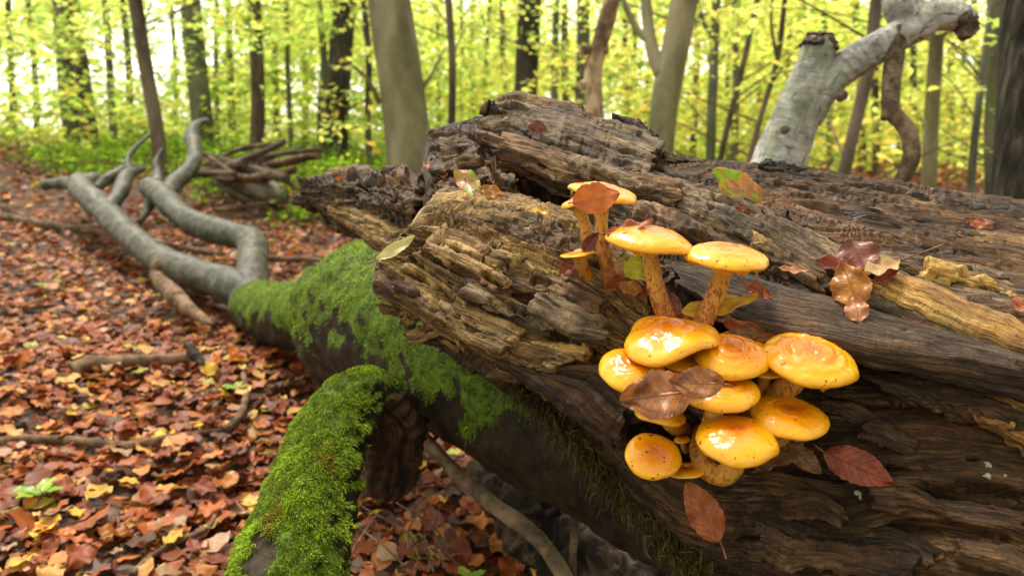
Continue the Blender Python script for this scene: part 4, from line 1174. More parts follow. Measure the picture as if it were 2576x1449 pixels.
leaf('big wet brown leaf lying over the left mushrooms of the cluster', 'brown', (1742, 982, .560), (1558, 1004, .566), 128, .75, 0, .15, .1, .6, .05)
leaf('smaller wet brown leaf pointing right over the half covered cap', 'brown', (1822, 966, .549), (1682, 960, .556), 84, .7, -12, .1, .15, .6, .12)
leaf('flat dark red leaf lying alone on the lower face of the log', 'red', (2072, 1136, .598), (2250, 1216, .568), 92, .85, 0, .03, .05, .35, .15)
leaf('brown leaf pointing upward below the mushroom cluster', 'rust', (1812, 1362, .580), (1726, 1208, .590), 88, .85, 0, .03, .08, .4, .25)
leaf('dull brown leaf under the dark-centred mushroom', 'dkbrown', (1925, 1165, .596), (2020, 1108, .600), 62, .8, 0, .05, .15, .5, .1)
leaf('brown leaf with a pale stalk beside the flat dark red leaf', 'dkbrown', (1985, 1118, .598), (2066, 1192, .588), 52, .8, 0, .05, .2, .4, .15)
leaf('slender pale yellow-green leaf on the edge of the broken end', 'pale', (948, 655, .715), (1046, 594, .728), 34, .6, 0, .05, .3, .4, .2)
leaf('brown, green and yellow leaf standing in the crumbling hollow', 'green', (1150, 425, .835), (1212, 500, .80), 54, .85, 0, .1, .25, .6, .2)
leaf('small rust leaf with a green tip beside the standing three-coloured leaf', 'amber', (1262, 490, .79), (1205, 470, .80), 34, .7, 0, .2, .3, .6, .1)
leaf('rust leaf lying at the foot of the three-coloured leaf', 'pink', (1190, 485, .80), (1240, 545, .765), 30, .7, 10, .2, .3, .8, .1)
leaf('orange red curled leaf at the back of the crumbling wood', 'orange', (1068, 412, .90), (1128, 438, .86), 30, .4, 0, .4, .3, .9, .1)
leaf('dark red leaf lying in the dark hollow', 'red', (1270, 545, .775), (1310, 515, .775), 36, .7, 0, .2, .3, .7, .1)
leaf('yellow leaf lying at the edge of the dark hollow', 'yellow', (1328, 530, .765), (1388, 545, .745), 34, .75, 0, .1, .2, .5, .1)
leaf('maroon leaf wedged under the topmost plank', 'maroon', (1330, 318, .855), (1378, 325, .85), 34, .9, 0, .05, .1, .4, .1)
leaf('yellow-green leaf behind the stem of the broad mushroom', 'ygreen', (1572, 690, .666), (1630, 655, .655), 62, .9, 0, .05, .15, .4, .1)
leaf('dark green and orange leaf between the stems at the back of the log hollow', 'green', (1545, 660, .672), (1606, 690, .664), 50, .9, 0, .05, .2, .5, .1)
leaf('curled wet rust leaf at the base of the tall mushroom', 'rust', (1522, 728, .668), (1580, 690, .672), 34, .7, 20, .3, .5, 1.0, .1)
leaf('maroon leaf standing behind the long scaled stem', 'maroon', (1680, 735, .652), (1712, 800, .640), 38, .8, 0, .1, .2, .4, .1)
leaf('small red leaf on the back planks near the big dark tree', 'rust', (2438, 562, .70), (2498, 566, .69), 30, .6, 0, .1, .2, .5, .1)
leaf('red leaf in a crack at the orange splinters', 'rust', (2545, 750, .600), (2620, 790, .575), 40, .8, 0, .1, .2, .5, .1)
leaf('dark red leaf under the small flat mushroom', 'red', (1408, 690, .690), (1450, 660, .690), 38, .8, 0, .05, .2, .4, .1)
leaf('tiny orange leaf on the far splintered end', 'orange', (842, 456, 1.03), (860, 446, 1.03), 14, .8, 0, 0, .2, .3, 0)
leaf('wet rust leaf squeezed under the yellow leaf at the ringed mushroom stem', 'rust', (1700, 800, .645), (1790, 830, .632), 44, .7, 0, .2, .3, 1.0, .1)
leaf('dark wet leaf stuck in the gap above the round knobbed mushroom', 'dkbrown', (1835, 845, .628), (1925, 832, .622), 40, .7, 0, .2, .2, 1.0, .1)
leaf('wet brown leaf behind the bottom mushroom of the cluster', 'dkbrown', (1900, 1185, .590), (1960, 1130, .596), 46, .8, 0, .1, .2, .8, .1)
leaf('amber leaf lying at the base of the stems in the hollow', 'amber', (1560, 715, .668), (1618, 735, .655), 40, .7, 0, .2, .3, .9, .1)
leaf('dark curled leaf lying against the broad mushroom stem', 'red', (1600, 745, .662), (1650, 715, .655), 34, .7, 0, .2, .3, .9, .1)
for lab, kind, b, t in (('rust leaf lying on the mossy lump of the trunk', 'pink', (770, 718, 1.88), (800, 708, 1.90)), ('orange leaf lying across the grey limb near its fork', 'orange', (418, 648, 2.97), (455, 645, 2.97)),
                        ('tan leaf stuck upright on the grey limb', 'pink', (430, 672, 2.93), (470, 660, 2.93)), ('pale leaf resting on the mossy joint of the trunk', 'pink', (610, 708, 2.55), (645, 715, 2.55))):
    leaf(lab, kind, b, t, 26, .4, 0, .1, .2, .5, 0)

# ------------------------------------------------------------------ leaf litter
LPAL = np.array([(.36, .098, .022), (.25, .056, .015), (.155, .033, .013), (.47, .165, .034), (.55, .29, .085), (.075, .030, .016), (.36, .215, .125), (.60, .37, .040), (.30, .31, .03)])
LWT = np.array([6, 8, 6.5, 3.6, 1.6, 5.0, 1.5, 1.3, .3])
LNAME = ['orange-brown beech leaf', 'rust brown beech leaf', 'dark red-brown beech leaf', 'light orange beech leaf', 'pale straw-coloured beech leaf',
         'blackish brown wet beech leaf', 'greyish tan beech leaf', 'bright yellow beech leaf', 'yellow-green fallen beech leaf']
M_LITTER = attr_leaf_mat('litter_leaf', .25, .5, .3, True)


def scatter_leaves(name, x, y, lift, size, nl, nw, seed, wt=LWT, tilt=.25):
    rg = np.random.default_rng(seed); k = len(x)
    var = [leaf_grid(nl, nw, 1.0, .62 + .1 * rg.random(), rg.uniform(-.18, .25), rg.uniform(-.08, .25), rg.uniform(.3, 1.0), s, 1, .03) for s in range(10)]
    VV = np.stack([v[0] - np.array([.5, 0, 0]) for v in var]); q = var[0][1]; uv = var[0][2]
    which = rg.integers(0, 10, k)
    base = VV[which] * (size * (.5 + .85 * rg.random(k)))[:, None, None]
    yaw = rg.uniform(0, 2 * np.pi, k); tx = rg.normal(0, tilt, k); ty = rg.normal(0, tilt, k)
    flip = np.where(rg.random(k) < .3, -1, 1)
    base[..., 2] *= flip[:, None]
    def rot(v, ang, a, b):
        c, s = np.cos(ang)[:, None], np.sin(ang)[:, None]
        o = v.copy(); o[..., a] = v[..., a] * c - v[..., b] * s; o[..., b] = v[..., a] * s + v[..., b] * c
        return o
    base = rot(rot(rot(base, tx, 1, 2), ty, 0, 2), yaw, 0, 1)
    z = zg(x, y) + lift
    V_ = base + np.stack([x, y, z], -1)[:, None]
    cols, kk = pal_pick(LPAL * 1.2, wt, k, seed + 1, .16)
    npv = base.shape[1]
    Q = (np.arange(k)[:, None, None] * npv + q[None]).reshape(-1, 4)
    return V_, Q, np.tile(uv, (k, 1)), np.repeat(cols, npv, 0), kk, q, uv, cols


rg = np.random.default_rng(21)


def wedge(n, y0, y1, pw=1.0):
    y = y0 + (y1 - y0) * rg.random(n) ** pw
    x = (rg.random(n) * 2 - 1) * (.80 * y + .35)
    return x, y


LV, LQ, LU, LC = [], [], [], []
cnt = 0
for (n, y0, y1, size, nl, nw, lift) in ((11500, .75, 2.6, .043, 6, 3, .020), (12500, 2.4, 4.8, .048, 4, 3, .025), (15000, 4.6, 10.0, .064, 3, 3, .03), (6000, 9, 18, .11, 3, 3, .04)):
    x, y = wedge(n, y0, y1, .8)
    lf = lift * rg.random(n)
    V_, Q, U_, Cc, _, _, _, _ = scatter_leaves('l', x, y, lf, size, nl, nw, int(y0 * 100))
    LV.append(V_.reshape(-1, 3)); LQ.append(Q + cnt); LU.append(U_); LC.append(Cc); cnt += V_.shape[0] * V_.shape[1]
o = obj('leaf_litter', mesh('leaf_litter', np.concatenate(LV), np.concatenate(LQ), M_LITTER, np.concatenate(LU), cols=np.concatenate(LC)))
tag(o, 'carpet of fallen orange and brown beech leaves over the forest floor', 'leaf litter', kind='stuff')

# the largest ground leaves as leaves of their own
def litter_singles(n):
    k = 0
    x = []; y = []
    while len(x) < n:
        yy = .98 + 1.2 * random.random() ** 1.2; xx = (random.random() * 2 - 1) * .74 * yy
        # where the photograph shows open ground
        q = np.array([xx, yy, float(zg(xx, yy))]) - CAM
        d = q @ FWD; px = 1288 + FPX * (q @ RGT) / d; py = 724.5 - FPX * (q @ UPV) / d
        if py > 1490 or px < -40: continue
        if px < 640 - (py - 930) * .12 or (1000 < px < 1500 and py > 1100 + (px - 1000) * .5): x.append(xx); y.append(yy)
    x, y = np.array(x), np.array(y)
    V_, Q, _, _, kk, q, uv, cols = scatter_leaves('s', x, y, .024 + .012 * RNG.random(n), .053, 12, 7, 77, LWT * np.array([1, 1, .8, 1.4, 1.4, .6, 1.2, 1.6, 2]), .28)
    for i in range(n):
        ctr = np.array([x[i], y[i], float(zg(x[i], y[i])) + .02])
        o = obj('ground_leaf', mesh('ground_leaf', V_[i] - ctr, q, M_LITTER, uv, cols=np.repeat(cols[i:i + 1], V_.shape[1], 0)))
        o.location = ctr
        tag(o, LNAME[kk[i]] + ' lying loose on top of the forest floor', 'leaf', LNAME[kk[i]].replace('beech leaf', 'leaves') + ' on the ground')


litter_singles(290)

# ------------------------------------------------------------------ sticks, twigs and dark wood on the ground
def on_ground(px, py, lift=.01):
    """ground point seen at a pixel"""
    dv = FWD + (px - 1288) / FPX * RGT + (724.5 - py) / FPX * UPV
    d = .6
    for _ in range(400):
        p = CAM + dv * d
        if p[2] <= zg(p[0], p[1]) + lift: break
        d += .02
    return p


def stick(name, label, pts, r0, r1, mat, lift=.02, seed=0, nv=12, lump=.2, cat='stick'):
    w_ = np.array([on_ground(a, b, lift) for a, b in pts]); rr = np.linspace(r0, r1, len(w_))[:, None]
    root = tag(obj(name, None), label, cat); root.location = w_[0]
    tube('wood', np.concatenate([w_, rr], 1), 60, nv, mat, root, world=True, seed=seed, lump=lump, fine=.06)
    return root


M_STICK = bark_mat('dead_stick_bark', (.040, .022, .013), (.10, .055, .030), (.21, .13, .075), (40, 40, 40), .003)
M_BLACKW = bark_mat('black_rotten_wood', (.008, .005, .004), (.026, .017, .012), (.10, .066, .042), (45, 45, 45), .02)
stick('dead_stick', 'long thin brown stick lying across the leaves at the left', [(-20, 1110), (120, 1105), (230, 1112), (330, 1120), (430, 1100), (560, 1085)], .011, .008, M_STICK, .03, 1)
stick('dead_stick', 'bent thin stick running up from the long thin stick', [(560, 1085), (600, 1050), (620, 990), (612, 940)], .010, .007, M_STICK, .03, 2)
stick('dead_stick', 'thick short greyish stick lying in the leaves', [(180, 935), (240, 915), (310, 912), (400, 905), (500, 898)], .030, .014, M_STICK, .03, 3)
stick('dead_stick', 'brown fallen branch lying behind the grey limbs', [(-30, 535), (60, 555), (150, 570), (250, 585), (330, 600), (460, 625), (560, 640)], .026, .016, M_STICK, .03, 4)
stick('dead_stick', 'grey-brown stick lying on leaves behind the right limb', [(640, 650), (720, 652), (800, 655), (850, 670), (872, 690)], .018, .007, M_STICK, .04, 5)
stick('dead_stick', 'thin curved twig in the leaves before the mossy branch', [(330, 1449), (380, 1400), (450, 1360), (520, 1330), (548, 1280)], .006, .004, M_STICK, .03, 6)
stick('dead_stick', 'dark twig lying in the leaves at the far side', [(540, 530), (620, 520), (700, 505), (760, 490)], .02, .012, M_STICK, .05, 7)
bs = thing('broken_stub', 'pointed broken brown stub of wood lying below the grey limb', 'wood', tuple(on_ground(400, 700)))
tube('wood', [(392, 690, 2.75, .022), (410, 715, 2.70, .032), (440, 745, 2.62, .034), (480, 780, 2.52, .022), (540, 820, 2.4, .010)], 50, 20, M_STICK, bs, seed=8, lump=.25)
tube('wood', [(388, 700, 2.76, .02), (395, 670, 2.76, .024), (392, 655, 2.76, .012)], 20, 14, M_STICK, bs, seed=9, lump=.3)
bs = thing('bark_chip', 'black upright chip of bark standing in the leaves', 'bark', tuple(on_ground(490, 900)))
tube('chip', [(466, 860, 2.08, .005), (478, 876, 2.06, .013), (500, 902, 2.02, .012), (512, 918, 2.0, .005)], 30, 12, M_BLACKW, bs, seed=10, lump=.5, fine=.2)
# the leaning branch below the log
M_LEAN = bark_mat('leaning_branch_bark', (.060, .038, .022), (.145, .095, .058), (.26, .185, .12), (40, 40, 40), .003)
lb = thing('leaning_branch', 'long bare brown branch leaning below the log beside the broken mossy branch', 'branch', tuple(P(1430, 1449, .9) * np.array([1, 1, 0])))
tube('wood', [(1035, 1050, 1.12, .008), (1070, 1105, 1.10, .0095), (1110, 1150, 1.08, .010), (1170, 1210, 1.05, .0105), (1230, 1262, 1.02, .011), (1300, 1310, 1.0, .0115), (1350, 1350, .98, .0115), (1390, 1400, .97, .011), (1430, 1470, .95, .0105)],
     120, 18, M_LEAN, lb, seed=11, lump=.2, fine=.06)
stick('thin_twig', 'thin upright reddish twig under the log', [(1440, 1449), (1442, 1440)], .004, .004, M_TWIG, .0, 12)
tw = bpy.data.objects['thin_twig']
tube('stem', [(1440, 1460, .98, .006), (1440, 1400, .97, .0055), (1445, 1340, .96, .005), (1448, 1285, .955, .004)], 30, 8, M_TWIG, tw, seed=13)
leaf('crumpled orange leaf on top of the thin upright twig', 'amber', (1447, 1285, .95), (1410, 1290, .945), 16, .4, 0, .4, .4, 1.2, 0)
dw = thing('rotten_chunk', 'black rotten chunk of wood lying under the log', 'wood', tuple(on_ground(1400, 1400)))
tube('wood', [(1190, 1185, 1.30, .022), (1260, 1235, 1.24, .04), (1360, 1310, 1.20, .06), (1470, 1390, 1.14, .065), (1580, 1450, 1.08, .06), (1750, 1540, 1.02, .05)], 120, 50, M_BLACKW, dw, seed=14, lump=.5, fine=.30, lf=4.5)
tube('spur', [(1330, 1310, 1.16, .04), (1320, 1250, 1.18, .034), (1330, 1200, 1.2, .02)], 30, 20, M_BLACKW, dw, seed=15, lump=.4, fine=.12)
# thin dead twigs fanned out under the mossy branch
rg = np.random.default_rng(31)
for i in range(9):
    a, b = 900 + 230 * rg.random(), 1260 + 80 * rg.random(); c_, e = a + rg.uniform(-170, 150), 1370 + 110 * rg.random()
    dd = 1.02 + .14 * rg.random()
    o = tag(obj('fine_twig', None), 'thin dead twig in the tangle below the broken mossy branch', 'twig', 'thin twigs in the tangle below the mossy branch')
    o.location = P(c_, e, dd)
    tube('wood', [(a, b, dd + .06, .001), ((a + c_) / 2 + rg.uniform(-40, 40), (b + e) / 2, dd, .0015), (c_, e, dd - .03, .002)], 16, 6, M_TWIG, o, seed=40 + i)

# ------------------------------------------------------------------ trees
def leafcards(c, n, seed, rx, rz, size, pal, wts, flat=.35, fine=False):
    """n leaves round each cluster centre c (k,3): flat horizontal sprays; returns verts, quads, cols"""
    rg = np.random.default_rng(seed); k = len(c)
    m = k * n
    ctr = np.repeat(c, n, 0)
    ang = rg.uniform(0, 2 * np.pi, m); rr = np.sqrt(rg.random(m))
    sl = np.repeat(rg.normal(0, .22, (k, 2)), n, 0)
    ox, oy = np.cos(ang) * rr * rx, np.sin(ang) * rr * rx
    p = ctr + np.stack([ox, oy, rg.normal(0, rz, m) + sl[:, 0] * ox + sl[:, 1] * oy - .25 * rr * rx], -1)
    s = size * (.6 + .8 * rg.random(m))[:, None]
    ex = rg.normal(size=(m, 3)); ex[:, 2] *= flat; ex /= np.linalg.norm(ex, axis=1, keepdims=True)
    up = rg.normal(size=(m, 3)) * flat * 1.3; up[:, 2] += 1
    ey = np.cross(up, ex); ey /= np.linalg.norm(ey, axis=1, keepdims=True)
    ez = np.cross(ex, ey)
    if fine:
        V_ = np.stack([p - ex * s * .5, p - ex * s * .2 - ey * s * .27 + ez * s * .05, p + ex * s * .22 - ey * s * .22 + ez * s * .04, p + ex * s * .5 - ez * s * .04,
                       p + ex * s * .22 + ey * s * .22 + ez * s * .04, p - ex * s * .2 + ey * s * .27 + ez * s * .05], 1)
    else:
        V_ = np.stack([p - ex * s * .5, p - ey * s * .30 + ez * s * .05, p + ex * s * .5, p + ey * s * .30 + ez * s * .05], 1)
    cols, _ = pal_pick(pal, wts, k, seed + 5, .24)
    cols = np.repeat(cols, n, 0) * (1 + .16 * rg.normal(size=(m, 1)))
    alt, _ = pal_pick(pal, wts, m, seed + 6, .1)
    mixk = (rg.random((m, 1)) < .3)
    cols = np.clip(np.where(mixk, alt, cols), .005, .9)
    nv_ = V_.shape[1]
    Q = (np.arange(m)[:, None, None] * nv_ + np.array([[0, 1, 2, 3], [0, 3, 4, 5]] if fine else [[0, 1, 2, 3]])[None]).reshape(-1, 4)
    return V_.reshape(-1, 3), Q, np.repeat(cols, nv_, 0)


FPAL = [(.62, .73, .13), (.76, .81, .18), (.46, .65, .12), (.86, .77, .15), (.30, .46, .07), (.86, .61, .12)]
GREEN_W = [4, 4, 4, 1.6, 2.0, .4]
YEL_W = [4, 4, 2, 3.6, 1.0, 1.3]
M_FOL = attr_leaf_mat('beech_foliage', .66, .6, .15, vein=False)
M_TBARK = {
    'beech': bark_mat('tree_bark_beech', (.080, .066, .036), (.165, .142, .082), (.26, .228, .14), (5, 5, 2.2), .01, (.12, .115, .05)),
    'dark': bark_mat('tree_bark_dark', (.018, .014, .011), (.045, .035, .027), (.10, .08, .062), (9, 9, 2.0), .03),
    'brown': bark_mat('tree_bark_brown', (.040, .028, .019), (.085, .062, .043), (.15, .115, .08), (9, 9, 2.5), .02),
    'grey': bark_mat('tree_bark_grey', (.060, .055, .042), (.115, .108, .084), (.18, .17, .135), (7, 7, 2.2), .015, (.10, .12, .05)),
    'snag': bark_mat('snag_bark', (.11, .062, .032), (.36, .25, .15), (.58, .45, .31), (14, 14, 7), .02, (.05, .03, .02)),
    'ridged': None,
}


def ridged():
    t = NT('tree_bark_ridged'); ob = t.coord('Object')
    a = t.noise(t.mapping(ob, (34, 34, 3.2)), 1, 5, .62, .6); b = t.noise(ob, 5, 3, .5)
    col = t.ramp(a, [(.36, (.010, .008, .006)), (.52, (.036, .030, .022)), (.66, (.095, .085, .06))])
    t.set(color=col, rough=.9, normal=t.bump(a, 1.0, .04), spec=.2); return t.m


M_TBARK['ridged'] = ridged()
TREES = []


def tree_at(name, label, pts, d, wpx, bark, crown=None, seed=0, limbs=(), cat='tree', group='tree trunks of the wood behind the log', lump=.06, topz=7.0):
    """pts: trunk centre line in pixels from top to base at distance d; wpx width at base in pixels"""
    w_ = [P(a, b, d) for a, b in pts][::-1]                       # base first
    r = wpx / 2 / FPX * d
    b0, b1 = w_[0], w_[1]
    g = float(zg(b0[0], b0[1]))
    dirb = (b1 - b0) / (b1[2] - b0[2])
    foot = b0 + dirb * (g - .15 - b0[2]) if b0[2] > g - .15 else b0
    foot[:2] = b0[:2] + np.clip(foot[:2] - b0[:2], -.5, .5)
    t0, t1 = w_[-2], w_[-1]
    dirt = (t1 - t0) / max(.2, (t1[2] - t0[2]))
    top = t1 + dirt * max(.5, topz - t1[2])
    allp = ([foot] if foot[2] < b0[2] - .05 else []) + w_ + [t1 + dirt * (topz - t1[2]) * .5, top]
    zz = np.array([p[2] for p in allp]); sc = np.interp(zz, [g - .15, g + .25, g + 2.5, topz], [1.22, 1.03, .92, .45])
    W = np.concatenate([np.array(allp), (r * sc)[:, None]], 1)
    root = thing(name, label, cat, (foot[0], foot[1], g), group)
    tr, G, N = tube('trunk', W, 60, 20, M_TBARK[bark], root, world=True, seed=seed, lump=lump, fine=.03)
    tr.location = -Vector(root.location)
    for i, lp in enumerate(limbs):
        lw = np.array([[*P(a, b, c_), rr] for a, b, c_, rr in lp])
        lo, _, _ = tube('limb', lw, 40, 10, M_TBARK[bark], root, world=True, seed=seed + 60 + i, lump=.12); lo.location = -Vector(root.location)
    if crown:
        k, n, rad, size, wts, zlo, zhi = crown
        rg = np.random.default_rng(seed + 300)
        ang = rg.uniform(0, 2 * np.pi, k); rr = rad * np.sqrt(rg.random(k)) + .15
        zhi = min(zhi, .22 * float(np.hypot(foot[0], foot[1])) + 1.0); z = g + zlo + (zhi - zlo) * rg.random(k)
        cx = np.interp(z, W[:, 2], W[:, 0]) + np.cos(ang) * rr; cy = np.interp(z, W[:, 2], W[:, 1]) + np.where(rg.random(k) < .85, np.abs(np.sin(ang)) + .15, np.sin(ang)) * rr
        cen = np.stack([cx, cy, z], -1); cen = cen[cen[:, 1] > 3.4]
        V_, Q, cc = leafcards(cen, n, seed + 301, .38, .05, size, FPAL, wts, fine=d < 7)
        cr = obj('crown', mesh('crown', V_, Q, M_FOL, None, cols=cc, smooth=False)); under(cr, root)
        # a few fine boughs carrying the sprays
        bv = []
        for q in cen[:: max(1, len(cen) // 6)][:6]:
            a0 = np.array([np.interp(q[2] - .5, W[:, 2], W[:, 0]), np.interp(q[2] - .5, W[:, 2], W[:, 1]), q[2] - .5])
            bo, _, _ = tube('bough', [[*a0, .009], [*((a0 + q) / 2 + np.array([0, 0, .12])), .005], [*q, .002]], 10, 5, M_TBARK['brown'], root, world=True, seed=seed)
            bo.location = -Vector(root.location)
    TREES.append(root)
    return root


CG = lambda k, rad=1.9, zlo=.5, zhi=4.6, size=.075, n=34, wt=GREEN_W: (k, n, rad, size, wt, zlo, zhi)
tree_at('oak_tree', 'stout grey-green tree with two merged trunks at the far left, left half', [(158, 0), (172, 180), (196, 375)], 11, 52, 'grey', CG(60), 1)
tree_at('oak_tree', 'purplish brown trunk leaning against the stout grey-green tree', [(178, 0), (205, 180), (228, 378)], 10.8, 38, 'brown', CG(20), 2)
tree_at('young_tree', 'slim dark brown trunk curving down behind the forked grey limbs', [(340, 0), (352, 80), (372, 200), (395, 330), (404, 430)], 6.4, 34, 'brown', CG(30, 1.4, 1.2, 4.2), 3)
tree_at('beech_tree', 'mossy grey trunk behind the upright grey limb', [(478, 0), (492, 150), (508, 300), (512, 385)], 9.2, 52, 'grey', CG(60), 4)
tree_at('young_tree', 'short-looking reddish brown trunk beside the heap of dead branches', [(640, 30), (648, 200), (648, 330), (640, 435)], 8.0, 34, 'brown', CG(50, 1.7), 5, topz=6)
tree_at('oak_tree', 'thick dark trunk with green sprays across it left of the big beech', [(868, 0), (858, 120), (846, 300), (842, 450)], 8.6, 60, 'dark', CG(60, 2.0, .4), 6)
tree_at('young_tree', 'thin pale trunk just left of the thick dark trunk', [(800, 0), (815, 150), (806, 300), (818, 440)], 9.0, 18, 'grey', CG(20), 7)
tree_at('young_tree', 'thin brown stem between the thick dark trunk and the big beech', [(915, 0), (928, 150), (925, 300), (930, 430)], 7.6, 16, 'brown', CG(30), 8)
tree_at('beech_tree', 'big smooth olive grey beech trunk rising behind the splintered end', [(978, 0), (1002, 150), (1020, 300), (1032, 430)], 4.6, 112, 'beech', CG(26, 2.2, 2.0, 4.8), 9, limbs=[[(955, 260, 4.6, .02), (925, 200, 4.5, .012), (885, 165, 4.4, .006)], [(1062, 225, 4.6, .016), (1090, 180, 4.6, .010), (1120, 120, 4.6, .005)]])
tree_at('young_tree', 'straight reddish brown slender trunk right of the big beech', [(1128, 0), (1138, 150), (1136, 330)], 6.5, 19, 'brown', CG(40, 1.8), 10)
tree_at('beech_tree', 'dark straight trunk above the topmost plank of the log', [(1332, 0), (1328, 120), (1320, 260)], 7.5, 60, 'dark', CG(50, 2.0), 11)
tree_at('beech_tree', 'grey-green trunk standing just behind the orange snag', [(1468, 0), (1466, 150), (1462, 270)], 7.8, 34, 'grey', CG(40, 2.0, .6, 5.0, .075, 34, YEL_W), 12)
sn = tree_at('dead_snag', 'pale orange dead snag with dark knots and bracket growths', [(1540, 0), (1515, 90), (1492, 190), (1496, 290)], 3.7, 44, 'snag', None, 13, cat='dead tree', group=None, lump=.14, topz=2.6,
             limbs=[[(1490, 125, 3.7, .02), (1462, 128, 3.68, .028)], [(1478, 210, 3.7, .022), (1460, 216, 3.68, .022)], [(1500, 130, 3.7, .02), (1530, 126, 3.68, .022)]])
tree_at('beech_tree', 'pale beech trunk with a shaded left side leaning to the right, forked low down', [(1722, 0), (1700, 120), (1672, 260), (1655, 400)], 4.9, 70, 'beech', CG(14, 2.2, 1.8, 4.8, .075, 26, YEL_W), 14,
        limbs=[[(1665, 190, 4.9, .055), (1640, 120, 4.95, .045), (1628, 40, 5.0, .038), (1620, -80, 5.0, .03)], [(1640, 110, 4.95, .03), (1600, 70, 5.0, .024), (1568, 0, 5.0, .018), (1550, -80, 5., .012)]])
tree_at('young_tree', 'slim grey trunk forked at the top right of the pale beech', [(1802, 0), (1796, 150), (1790, 300), (1786, 420)], 6.5, 24, 'grey', CG(40, 1.8, .5, 4.6, .075, 34, YEL_W), 15, limbs=[[(1798, 100, 6.5, .03), (1772, 60, 6.5, .02), (1756, 0, 6.5, .014)]])
tree_at('young_tree', 'thin crooked dark stem crossing toward the base of the slim grey trunk', [(1905, 0), (1870, 160), (1835, 300), (1812, 400)], 6.2, 15, 'brown', CG(30, 1.8, .5, 4.6, .075, 34, YEL_W), 16)
tree_at('young_tree', 'thin dark stem forked like a V left of the pale broken limb', [(1975, 0), (1958, 140), (1915, 290), (1880, 420)], 6.0, 14, 'brown', CG(30, 1.8, .5, 4.6, .075, 34, YEL_W), 17, limbs=[[(1955, 150, 6., .016), (1940, 60, 6., .012), (1945, -20, 6., .009)]])
tree_at('young_tree', 'dark leaning trunk seen under the pale broken limb', [(2205, 0), (2188, 160), (2150, 320), (2118, 460)], 4.6, 30, 'brown', CG(30, 1.8, .6, 4.0, .075, 34, YEL_W), 18)
tree_at('beech_tree', 'straight pale green-grey trunk right of the hanging branch', [(2362, 0), (2352, 160), (2342, 330), (2336, 500)], 5.2, 34, 'beech', CG(36, 1.9, .6, 4.6, .075, 34, YEL_W), 19)
tree_at('young_tree', 'thin green-grey stem left of the dark ridged tree', [(2490, 60), (2470, 200), (2452, 350), (2440, 500)], 5.6, 18, 'grey', CG(30, 1.8, .6, 4.6, .075, 34, YEL_W), 20)
tree_at('beech_tree', 'grey trunk standing close to the dark ridged tree', [(2502, 0), (2500, 200), (2496, 350), (2500, 520)], 5.9, 36, 'grey', CG(36, 1.9, .6, 4.6, .075, 34, YEL_W), 21)
tree_at('oak_tree', 'dark deeply ridged trunk at the edge of the wood on the right', [(2580, 0), (2572, 200), (2562, 400), (2556, 540)], 3.6, 110, 'ridged', None, 22, lump=.05)
# thinner trunks farther back
rg = np.random.default_rng(55)
FAR = [(70, 95, 'brown'), (265, 290, 'grey'), (430, 440, 'grey'), (575, 590, 'brown'), (720, 735, 'grey'), (760, 772, 'brown'), (1190, 1186, 'brown'), (1232, 1226, 'grey'), (1265, 1262, 'brown'),
       (1400, 1396, 'grey'), (1570, 1580, 'brown'), (1600, 1592, 'dark'), (1755, 1740, 'brown'), (1850, 1846, 'grey'), (1930, 1905, 'brown'), (2020, 2000, 'grey'), (2210, 2205, 'brown'), (2300, 2305, 'dark'), (2400, 2392, 'brown'), (2420, 2425, 'grey'),
       (20, 40, 'brown'), (310, 325, 'brown'), (545, 552, 'grey'), (690, 700, 'brown'), (1100, 1104, 'grey'), (1160, 1158, 'brown'), (1420, 1428, 'brown'), (1650, 1610, 'grey'), (1830, 1826, 'brown'), (1990, 1960, 'brown'), (2070, 2090, 'grey'), (2150, 2170, 'brown'), (2270, 2262, 'grey'), (2450, 2462, 'brown')]
FARL = ['left of the stout grey-green double tree', 'between the purplish brown trunk and the curving slim one', 'between the curving slim trunk and the mossy grey one',
        'midway from the mossy grey trunk to the reddish brown one', 'just past the reddish brown trunk by the heap of dead branches', 'close to the thin pale trunk by the thick dark one',
        'first one right of the straight slender trunk', 'second of three past the slender reddish trunk', 'nearest to the dark straight trunk above the log',
        'between the dark straight trunk and the grey-green one by the snag', 'right beside the orange snag', 'between the orange snag and the pale forked beech', 'right next to the pale forked beech',
        'between the slim forked trunk and the thin crooked stem', 'beside the V-forked thin stem', 'seen by the top of the pale broken limb', 'behind the dark leaning trunk under the broken limb',
        'between the hanging branch and the straight pale trunk', 'right beside the straight pale trunk', 'midway between the straight pale trunk and the dark ridged tree',
        'at the outer side of the stout double tree', 'hard against the curving slim trunk', 'close beside the mossy grey trunk', 'to the right of the reddish brown trunk', 'close to the big olive beech',
        'second one past the big olive beech', 'just left of the grey-green trunk by the snag', 'left of the fork of the pale beech', 'between the two thin crooked stems', 'behind the pale broken limb',
        'in the crook of the pale broken limb', 'left of the dark leaning trunk', 'behind the curved hanging branch', 'beside the thin green-grey stem']
for i, (xa, xb, bk) in enumerate(FAR):
    d = 8.5 + 7 * rg.random()
    tree_at('distant_tree', 'thin ' + bk + ' distant trunk ' + FARL[i], [(xa, 0), ((xa + xb) / 2 + rg.uniform(-8, 8), 200), (xb, 420)], d, 12 + 8 * rg.random(), bk,
            CG(26, 2.4, .3, 5.0, .095, 30, GREEN_W if xa < 1300 else YEL_W), 400 + i, group='thin distant trunks in the wood')


